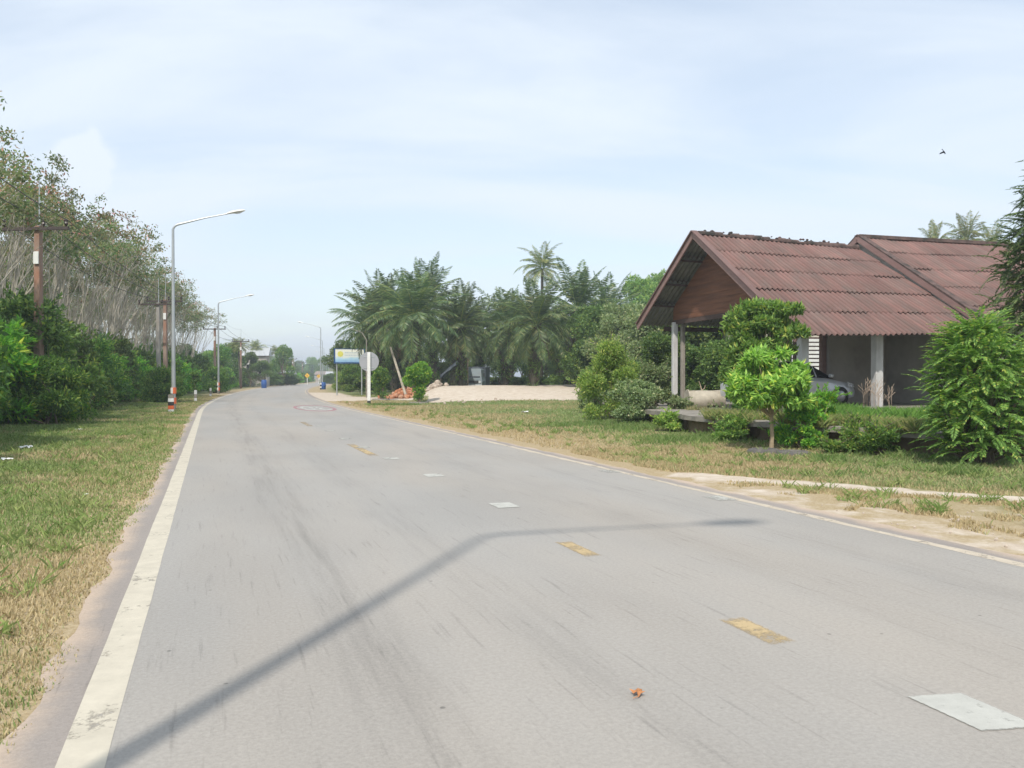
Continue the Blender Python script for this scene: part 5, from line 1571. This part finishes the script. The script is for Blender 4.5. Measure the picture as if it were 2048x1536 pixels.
put_bush(90, 1640, 18.9, 1.3, .75, .9, 12, 4600, .09, .05, 'leaf_bright', 'light green shrub on top of the slab edge right of the pillar', gl, z=.5, sprigs=30)
put_bush(190, 1345, 24.0, 1.2, .5, .9, 10, 2600, .085, .045, 'leaf_yellow', 'yellowish low weeds in front of the carport pole foot', gl, sprigs=40)
put_bush(85, 1430, 22.5, 1.0, .6, .8, 10, 3000, .085, .045, 'leaf_grey', 'small dull shrub at the left corner of the slab', gl, sprigs=45)
put_bush(86, 1505, 25.0, 1.8, 1.1, 1.0, 14, 4500, .1, .055, 'leaf_hedge', 'shrub on the slab between the tank and the car', gl, z=.5)
put_bush(87, 1360, 27.0, 1.3, .8, 1.0, 12, 3400, .085, .04, 'leaf_grey', 'low weeds at the foot of the carport pole', gl)

# big fern-leaved bush at right and dark feathery tree above it
def fern_bush(seed, label, name, x, y, z, w_, h, nfr, flen, mat, cat, trunk=None, hang=.25, el0=-10, el1=80, leafL=.12, leafW=.04, nl=22, zlo=.2, parts_extra=None):
    r = rng_(seed); root = thing(name, label, cat, (x, y, z)); fv = []; mb = MB()
    for k in range(nfr):
        zz_ = zlo + (h - zlo) * r.random() ** .8; lim = math.sqrt(max(.06, 1 - ((zz_ - zlo) / (h - zlo + .01)) ** 2.0)) * (.72 + .28 * min(1, zz_ / (.4 * h)))
        az = r.random() * 2 * PI; q = (.25 + .6 * r.random()) * lim
        o_ = np.array([math.cos(az) * w_ / 2 * q * .75, math.sin(az) * w_ / 2 * q * .75, zz_ * .93])
        V, pts = frond(r, o_, az + r.normal(0, .6), rad(el0 + (el1 - el0) * r.random()), flen * (.6 + .6 * r.random()), .9, nl, leafL, leafW, .7, hang, 6)
        fv.append(V)
        if k % 4 == 0: mb.tube([(r.normal(0, .1), r.normal(0, .1), (trunk or 0) - .05), tuple(o_ * .55 + np.array([0, 0, (trunk or 0) * .4])), tuple(o_), tuple(pts[3])], [.035, .022, .012, .005], 4)
    V, Fq = foliage_from(fv); add_fol('foliage', V, Fq, M[mat], root)
    if trunk: mb.tube([(0, 0, -.2), (.1, 0, trunk * .6), (0, 0, trunk + .6)], [.2, .16, .12], 8)
    mb.build('stems' if not trunk else 'trunk', M['bark'], root, True)
    return root
x, y = at(1955, 14.7), 14.7
fern_bush(91, 'large bright green fern-leaved bush at the right edge', 'fern_leaved_bush', x, y, gz1(x, y), 2.5, 2.55, 1000, .6, 'leaf_mid', 'shrub', leafL=.10, leafW=.036, nl=20)
x2, y2 = at(2090, 15.8), 15.8
fern_bush(92, 'dull green fern-leaved bush cut off by the right picture edge', 'fern_leaved_bush', x2, y2, gz1(x2, y2), 2.3, 2.2, 700, .6, 'leaf_hedge', 'shrub', leafL=.11, leafW=.036, nl=20)
xf, yf = at(2155, 21.5), 21.5
ft = fern_bush(93, 'dark feathery tree hanging in from the right edge over the roof', 'feathery_tree', xf, yf, .1, 5.6, 7.6, 1700, .95, 'leaf_tam', 'tree', trunk=2.4, hang=.3, el0=-35, el1=60, leafL=.13, leafW=.05, nl=24, zlo=2.2)
# dry stalks by the car
mb = MB(); r = random.Random(6); c = hx(3.1, 6.0, .55)
for k in range(16):
    x = c[0] + r.gauss(0, .25); y = c[1] + r.gauss(0, .2); h_ = r.uniform(.5, 1.1)
    mb.tube([(x, y, .55), (x + r.gauss(0, .05), y, .55 + h_ * .6), (x + r.gauss(0, .12), y, .55 + h_)], [.005, .004, .006], 4)
    for j in range(3): mb.tube([(x, y, .55 + h_ * (.5 + .12 * j)), (x + r.gauss(0, .12), y + r.gauss(0, .05), .62 + h_ * (.62 + .12 * j))], [.003, .008], 4)
o = mb.build('dry_weed', M['weed_dry']); tag(o, 'clump of dry pinkish weed stalks beside the parked car', 'weed')

# ------------------------------------------------------------------ left side: scrub, rubber trees
hb = [make_bush(101, 4.9, 3.6, 3.6, 60, 15000, .22, .09, M['leaf_hedge'], stems=8, sprigs=170),
      make_bush(102, 4.6, 3.1, 3.4, 52, 12000, .27, .08, M['leaf_bright'], stems=8, sprigs=190),
      make_bush(103, 5.0, 4.2, 3.6, 60, 15000, .21, .10, M['leaf_dark'], stems=8, sprigs=160),
      make_bush(104, 3.2, 2.0, 2.6, 22, 9000, .14, .05, M['leaf_hedge'], stems=6, sprigs=30)]
ghd = 'roadside scrub bushes on the left'
r = random.Random(12)
t = 11.; i = 0
while t < 118:
    s = -9.85 + r.uniform(-.5, .4) - (.5 if t < 24 else 0) + .012 * (t - 30) * (t > 30)
    x, y = rp(s, t); k = [0, 1, 2, 1, 0, 3, 1, 2][i % 8]
    sc_ = r.uniform(.85, 1.1) * (1.0 if k != 3 else 1.2)
    tall = {0: 1., 1: 1., 2: 1.0, 3: 1.}[k] * (1.45 if t < 25 else 1.0)
    nm = ['dense green', 'bright leafy', 'tall dark', 'low leafy'][k]
    place(hb[k], x, y, None, r.uniform(0, 6), sc_, f'{nm} scrub bush, {ORD[i]} from the left along the grass verge', 'shrub', ghd, sz=sc_ * tall)
    t += r.uniform(2.0, 2.9) * (1 + t / 130); i += 1
for px, d, k, sc_, lab in [(92, 27.5, 3, 1.15, 'low bush hiding the foot of the nearest rust-stained pole'), (60, 28.2, 1, .7, 'bright leafy bush left of the nearest rust-stained pole foot'), (322, 52.5, 0, .62, 'bush hiding the feet of the close pair of poles'), (338, 54, 3, 1., 'low bush right of the close pair of poles'), (432, 86, 0, .75, 'bush at the foot of the dark pole behind the second street lamp')]:
    place(hb[k], at(px, d), d, None, px, sc_, lab, 'shrub', ghd, sz=sc_)
i = 0; t = 118.
while t < 330 and i < 30:
    x, y = rp(-8.4 - r.uniform(0, 1.2), t); k = [0, 2, 1, 0][i % 4]; sc_ = r.uniform(.8, 1.1)
    place(hb[k], x, y, None, r.uniform(0, 6), sc_ * (1 + (t - 118) / 260), f'far roadside scrub bush, {ORD[i]} along the left edge beyond the rubber trees', 'shrub', 'far scrub along the left roadside', sz=sc_ * .85)
    t += r.uniform(4, 6) * (1 + (t - 118) / 150); i += 1
i = 0; t = 12.
while t < 115:
    x, y = rp(-12.8 + r.uniform(-.6, .6), t); k = [2, 0, 2, 1][i % 4]; sc_ = r.uniform(1.0, 1.2)
    place(hb[k], x, y, None, r.uniform(0, 6), sc_, f'taller scrub bush in the second line behind the verge, {ORD[i]} from the left', 'shrub', 'second line of scrub on the left', sz=sc_ * r.uniform(.95, 1.25))
    t += r.uniform(3.6, 5.) * (1 + t / 150); i += 1

rub = [make_rubber(201, 11.5, .9, 1900, .45), make_rubber(202, 12.3, .5, 3600, .3), make_rubber(203, 10.8, 1.1, 1700, .45), make_rubber(204, 12.0, .2, 2600, .35), make_rubber(205, 11.2, .7, 1100, .55)]
r = random.Random(31); i = 0; t = 20.
desc = ['wide-forked', 'leafy-topped', 'strongly leaning', 'upright', 'nearly bare']
while t < 112 and i < 30:
    x, y = rp(-11.5 + r.uniform(-.5, .5), t); k = [1, 0, 2, 3, 0, 4, 1, 2][i % 8]
    sc_ = r.uniform(.95, 1.06) * float(np.interp(t, [22, 32, 60, 112], [.86, .98, 1.14, 1.04]))
    place(rub[k], x, y, None, heading(t) + r.uniform(-.5, .5), sc_, f'{desc[k]} pale-stemmed rubber tree, {ORD[i]} from the left in the front row', 'tree', 'front row of rubber trees')
    t += r.uniform(2.6, 3.6); i += 1
for row, s0 in enumerate((-15.6, -18.8, -22., -26)):
    t = 24. + row * 5
    while t < 114:
        x, y = rp(s0 + r.uniform(-.7, .7), t); k = r.randrange(5); sc_ = r.uniform(.88, 1.04) * float(np.interp(t, [24, 36, 60, 112], [.88, 1.0, 1.1, 1.02]))
        place(rub[k], x, y, None, heading(t) + r.uniform(-1.2, 1.2), sc_, 'thin pale-stemmed rubber tree deep inside the left plantation', 'tree', 'rubber trees inside the left plantation')
        t += r.uniform(3.4, 4.6)
# fill of shade-tolerant undergrowth behind the scrub
ug = hb[2]
for j, t in enumerate(np.arange(30, 118, 6.5)):
    x, y = rp(-17 - (j % 3) * 3.2, float(t))
    place(ug, x, y, None, j * 1.1, 1.15, 'dark undergrowth bush between the plantation trunks', 'shrub', 'undergrowth between the plantation trunks', sz=1.0 + .2 * (j % 2))
# sapling and shaped shrub on the left verge
x, y = gp(181, 838)
B = clumps(rng_(110), 1.2, 1.1, 1.0, 12, .6, (.3, .42))
palmate(110, 'sapling', 'thin sapling with pale bent stem on the left verge before the scrub', x, y, gz1(x, y), .6, B, 1900, .14, .05, 'leaf_hedge', (-.08, 0), 5, .028)
x, y = at(389, 57), 57.
palmate(111, 'sapling', 'small round-topped tree on the left verge between the street lamps', x, y, gz1(x, y), 1.2, clumps(rng_(111), 1.1, 1.0, 1.1, 9, 1.1, (.3, .4)) + [(0, 0, .8, .25, .25, .5)], 2600, .13, .06, 'leaf_hedge', (0, 0), 5, .05)

# ------------------------------------------------------------------ far trees along both sides
ft1 = make_tree(301, 7.5, 6.5, 1.2, 26, 8000, .26, .15, M['leaf_dark'], .18, 'far_tree')
ft2 = make_tree(302, 7.0, 5.5, 1.4, 24, 7000, .26, .15, M['leaf_hedge'], .18, 'far_tree')
ft3 = make_tree(303, 8.5, 6.0, 1.8, 26, 8000, .26, .15, M['leaf_top'], .18, 'far_tree')
r = random.Random(77)
fl = []
t = 116.; i = 0
while t < 520 and i < 30:
    s = -10.5 - r.uniform(0, 3) - .012 * (t - 116); fl.append((s, t, r.uniform(.75, 1.1), f'green roadside tree, {ORD[i]} along the left side beyond the rubber trees', 'trees lining the left side of the far road')); t += r.uniform(7, 12) * (1 + (t - 116) / 400); i += 1
t = 100.; i = 0
while t < 520 and i < 26:
    s = 11 + r.uniform(0, 2.5) + .01 * (t - 100); fl.append((s, t, r.uniform(.65, .95), f'green roadside tree, {ORD[i]} along the right side beyond the billboard', 'trees lining the right side of the far road')); t += r.uniform(9, 14) * (1 + (t - 100) / 400); i += 1
for k, (s, t, sc_, lab, grp) in enumerate(fl):
    x, y = rp(s, t); place([ft1, ft2, ft3][k % 3], x, y, .0, r.uniform(0, 6), sc_, lab, 'tree', grp, sz=sc_ * r.uniform(.7, 1.0))
for k in range(46):
    px = 470 + k * 7.5 + r.uniform(-3, 3); d = r.uniform(330, 560) if px < 690 else r.uniform(150, 260)
    if px > 1180: continue
    place([ft1, ft2, ft3][k % 3], at(px, d), d, .0, r.uniform(0, 6), 1.0 if d < 300 else 1.4, f'hazy green tree, number {k + 1} from the left in the distant line closing the view', 'tree', 'distant tree line', sz=(.95 if d < 300 else 1.35) * r.uniform(.8, 1.1))
for (px, d, s, sz_, lab) in [(440, 118, .8, .9, 'bright green tree at the near end of the far left row'), (566, 165, .9, 1.15, 'bright green round tree behind the pale bare post'), (525, 140, .7, .6, 'dark low tree behind the left blue drum'),
                          (462, 132, .8, .95, 'dark tree left of the grey-blue house'), (500, 142, .7, .8, 'dark tree right of the grey-blue house')]:
    place(ft2 if 'bright' in lab else ft1, at(px, d), d, 0, px, s, lab, 'tree', None, sz=sz_)
for px, d, lab in [(505, 150, 'low far bush in front of the shed, leftmost'), (540, 162, 'low far bush in front of the shed, middle'), (572, 170, 'low far bush in front of the shed, rightmost'), (662, 205, 'low far bush before the pale shop building')]:
    place(hb[2], at(px, d), d, 0, px, 1.3, lab, 'shrub', 'far bushes before the small buildings', sz=.62)
# background wood behind the house and grove
for k, (px, d) in enumerate([(1420, 70), (1500, 66), (1580, 72), (1350, 75), (1660, 70), (1480, 90), (1750, 60), (1850, 62), (1950, 60), (1120, 120), (1230, 118), (1330, 105)]):
    place([ft1, ft3, ft2][k % 3], at(px, d), d, 0, k * .9, 1.0, 'tree of the background wood mostly hidden behind the houses', 'tree', 'background wood behind the houses', sz=.85)
for k in range(13):
    place([ft1, ft3][k % 2], at(690 + k * 45, 108), 108 + (k % 3) * 3, .1, k * 1.7, 1.0, 'dark tree closing the view behind the palm grove', 'tree', 'trees behind the palm grove', sz=.85)
# low growth under the palms
us = make_bush(121, 3.0, 1.6, 2.4, 20, 6000, .16, .09, M['leaf_dark'])
for k, (px, d) in enumerate([(760, 84), (800, 88), (850, 90), (985, 92), (1010, 88), (1040, 86), (1085, 84), (1110, 80), (1150, 76), (730, 80), (1190, 72), (700, 104), (890, 100), (940, 104), (1060, 100), (840, 102), (770, 100)]):
    place(us, at(px, d), d, .15, k, 1.2 if d < 95 else 1.8, 'shaded bush on the floor of the palm grove', 'shrub', 'undergrowth of the palm grove', sz=1.0 if d < 95 else 2.2)

# ------------------------------------------------------------------ grass
def grass(name, label, seed, n, region, hfun, colfun, wk=.00035, w0=.0035, lean=.5, zfun=None):
    r = rng_(seed)
    x, y = region(r, n)
    s, t = road_st(x, y)
    h = hfun(r, x, y, s); keep = h > 0
    x, y, s, h = x[keep], y[keep], s[keep], h[keep]; n = len(x)
    z = gz(x, y, s) if zfun is None else zfun(x, y)
    a = r.random(n) * 2 * PI; d = np.hypot(x, y)
    wd = (w0 + wk * d) * (.7 + .6 * r.random(n))
    sx, sy = np.cos(a) * wd, np.sin(a) * wd
    b = r.random(n) * 2 * PI; ln = lean * h * r.random(n) * 1.6
    lx, ly = np.cos(b) * ln, np.sin(b) * ln
    hz = h * np.where(r.random(n) < .5, 1., .6)
    V = np.zeros((n, 4, 3))
    V[:, 0] = np.stack([x - sx, y - sy, z], 1); V[:, 1] = np.stack([x + sx, y + sy, z], 1)
    V[:, 2] = np.stack([x + lx * .45 + sx * .6, y + ly * .45 + sy * .6, z + hz * .62], 1)
    V[:, 3] = np.stack([x + lx, y + ly, z + hz], 1)
    col = colfun(r, x, y, s); c4 = np.ones((n, 4, 4)); c4[:, :, :3] = col[:, None, :]
    o = mesh_np(name, V.reshape(-1, 3), [np.arange(n * 4).reshape(-1, 4)], M['grass'], attrs={'tint': ('FLOAT_COLOR', c4)})
    tag(o, label, 'grass', None, 'stuff'); return o
def lerp(a, b, t): return np.asarray(a)[None] * (1 - t[:, None]) + np.asarray(b)[None] * t[:, None]
def reg_left(r, n):
    # more blades near the camera: range drawn log-uniformly
    t = np.exp(r.uniform(math.log(1.9), math.log(78), n)) - 3.4; s = -3.62 - r.random(n) ** 1.1 * (6.4)
    return road_xy(s, t)
def h_left(r, x, y, s):
    e = -s - 3.6 - .34 * fbm(x * 2.1, y * 2.1, 3) - .12 * r.random(len(x))
    h = .05 + .035 * fbm(x * .8, y * .8, 2) * 2 * r.random(len(x)) + .10 * sst(-s, 7.4, 9.2) * r.random(len(x))
    h *= (.5 + .5 * sst(e, 0, 1.0))
    return np.where(e > 0, h, -1)
def c_left(r, x, y, s):
    g = sst(.12 + fbm(x * .55, y * .55, 21) * .85 + .16 * sst(-s, 4.3, 6.5) + r.normal(0, .14, len(x)), .42, .68)
    green = lerp((.15, .24, .06), (.31, .38, .15), r.random(len(x))); dry = lerp((.4, .32, .17), (.6, .5, .3), r.random(len(x)))
    return green * g[:, None] + dry * (1 - g)[:, None]
grass('grass', 'short mown grass mixed green and straw on the left verge', 1, 330000, reg_left, h_left, c_left)
def reg_right(r, n):
    t = np.exp(r.uniform(math.log(8), math.log(75), n)) - 5; s = 3.9 + r.random(n) ** .9 * 22
    return road_xy(s, t)
def h_right(r, x, y, s):
    dm = dirt_mask(x, y, s) + (fbm(x * 1.6, y * 1.6, 31) - .5) * .8
    e = s - 3.9 - .9 * fbm(x * 1.1, y * 1.1, 4)
    h = .03 + .04 * r.random(len(x)) * fbm(x * .7, y * .7, 6) * 2 + .06 * sst(s, 7.5, 11) * r.random(len(x)) * fbm(x * .9, y * .9, 8) * 1.6
    inslab = (y > 15.0 + 0 * x) & (x > 5.1 + (21.6 - y) * .5) & (y < 24)
    return np.where((e > 0) & (dm < .42) & ~inslab & (x < .62 * y + 1.5) & ~((y > 27) & (x > 4.2)), h, -1)
def c_right(r, x, y, s):
    g = sst(fbm(x * .4, y * .4, 23) * .7 + .28 * sst(s, 5.5, 11) + r.normal(0, .13, len(x)), .42, .7)
    green = lerp((.16, .25, .07), (.32, .39, .17), r.random(len(x))); dry = lerp((.4, .31, .17), (.54, .45, .26), r.random(len(x)))
    return green * g[:, None] + dry * (1 - g)[:, None]
grass('grass', 'short grass, straw by the road and greener behind, on the right verge', 2, 360000, reg_right, h_right, c_right)
grass('grass', 'dry straw-coloured grass on the near right shoulder', 8, 150000, lambda r, n: road_xy(3.9 + r.random(n) * 7, r.uniform(-1, 13, n)), h_right, c_right)
# scattered tufts of coarser grass
def reg_tuft(r, n):
    m_ = n // 26; sg = r.random(m_) < .45
    t = np.exp(r.uniform(math.log(5), math.log(60), m_)) - 4; s = np.where(sg, -4.2 - r.random(m_) * 5, 4.6 + r.random(m_) * 9)
    x, y = road_xy(s, t); k = np.repeat(np.arange(m_), 26)
    return x[k] + r.normal(0, .05, len(k)), y[k] + r.normal(0, .05, len(k))
def h_tuft(r, x, y, s): return np.where((dirt_mask(x, y, s) < .5) & ~((y > 15) & (x > 5.1 + (21.6 - y) * .5)) & (x < .62 * y + 1.5), .06 + .10 * r.random(len(x)), -1)
grass('grass_tufts', 'coarser grass tufts scattered over both verges', 9, 26 * 1500, reg_tuft, h_tuft, lambda r, x, y, s: lerp((.13, .24, .05), (.36, .4, .15), np.clip(fbm(x * .9, y * .9, 61) + r.normal(0, .15, len(x)), 0, 1)), .0003, .0035, .9)
# taller grass on the yard slab
def reg_slab(r, n):
    k = r.random(n); a = r.random(n)
    x = 7.2 + (11.2 - 7.2) * k + r.normal(0, .25, n); y = 19.6 + a * 3.6 - (k - .5) * .4 + r.normal(0, .15, n)
    return x, y
def h_slab(r, x, y, s): 
    f = fbm(x * 1.1, y * 1.1, 12); return np.where(f > .38, .12 + .34 * r.random(len(x)) * f * 1.4, -1)
def c_slab(r, x, y, s): return lerp((.08, .2, .03), (.19, .34, .07), r.random(len(x)))
grass('tall_grass', 'knee-high bright green grass growing on the yard slab', 3, 26000, reg_slab, h_slab, c_slab, .0002, .004, .5, zfun=lambda x, y: np.full_like(x, .545))
def reg_edge(r, n):
    k = r.random(n) * 4; P_ = np.array(TP[:5] + [TP[5]]); i = np.minimum(k.astype(int), 4); f = k - i
    x = P_[i, 0] * (1 - f) + P_[i + 1, 0] * f; y = P_[i, 1] * (1 - f) + P_[i + 1, 1] * f
    q = np.abs(r.normal(0, .55, n)) - .12
    return x + q * .75, y + q * .65
grass('edge_weeds', 'ragged grass and weeds overhanging the yard slab edge', 6, 26000, reg_edge, lambda r, x, y, s: np.where(fbm(x * 1.5, y * 1.5, 44) > .44, .08 + .22 * r.random(len(x)), -1), lambda r, x, y, s: lerp((.13, .22, .05), (.36, .34, .14), r.random(len(x))), .0002, .004, .7, zfun=lambda x, y: np.full_like(x, .52))
def reg_dirt(r, n): return r.uniform(5.6, 9.0, n), r.uniform(19.5, 27, n)
grass('short_weeds', 'thin dry weeds on the left half of the yard slab', 7, 16000, reg_dirt, lambda r, x, y, s: np.where((fbm(x * 1.2, y * 1.2, 45) > .5) & (x > 5.1 + (21.6 - y) * .45 + .2), .05 + .12 * r.random(len(x)), -1), lambda r, x, y, s: lerp((.15, .2, .06), (.42, .36, .2), r.random(len(x))), .0002, .004, .7, zfun=lambda x, y: np.full_like(x, .545))
# weeds along shrub feet
def reg_weed(r, n):
    k = r.choice(6, n, p=[.2, .2, .15, .15, .15, .15])
    c = np.array([(at(1205, 27.2), 27.2, 1.6, .8), (at(1400, 20.8), 20.8, 1.2, 1.2), (at(1690, 15.9), 15.9, 1.3, .5), (at(1940, 13.6), 13.6, 1.6, .35), (at(790, 48), 48, 1.2, .8), (at(1290, 25), 25, 1.2, 1.0)])[k]
    return c[:, 0] + r.normal(0, 1, n) * c[:, 2] * .6, c[:, 1] + r.normal(0, 1, n) * c[:, 3] * .6
def h_weed(r, x, y, s): return np.where((fbm(x * 2, y * 2, 14) > .42) & (s > 5.), .06 + .13 * r.random(len(x)), -1)
grass('weeds', 'patches of taller weeds at the feet of the right-hand shrubs', 4, 30000, reg_weed, h_weed, lambda r, x, y, s: lerp((.1, .2, .04), (.26, .32, .12), r.random(len(x))), .0002, .004, .6)

#@@HAZE
hm = bpy.data.materials.new('haze'); hm.use_nodes = True
nt = hm.node_tree; nt.nodes.remove(nt.nodes['Principled BSDF'])
pv = N(nt, 'ShaderNodeVolumePrincipled'); pv.inputs['Color'].default_value = (.86, .93, 1.0, 1); pv.inputs['Density'].default_value = .0012; pv.inputs['Anisotropy'].default_value = .3
nt.links.new(pv.outputs[0], nt.nodes['Material Output'].inputs['Volume'])
mb = MB(); mb.box((0, 50, 10.), (2700, 2900, 24))
hz_ = mb.build('haze', hm); tag(hz_, kind='stuff')
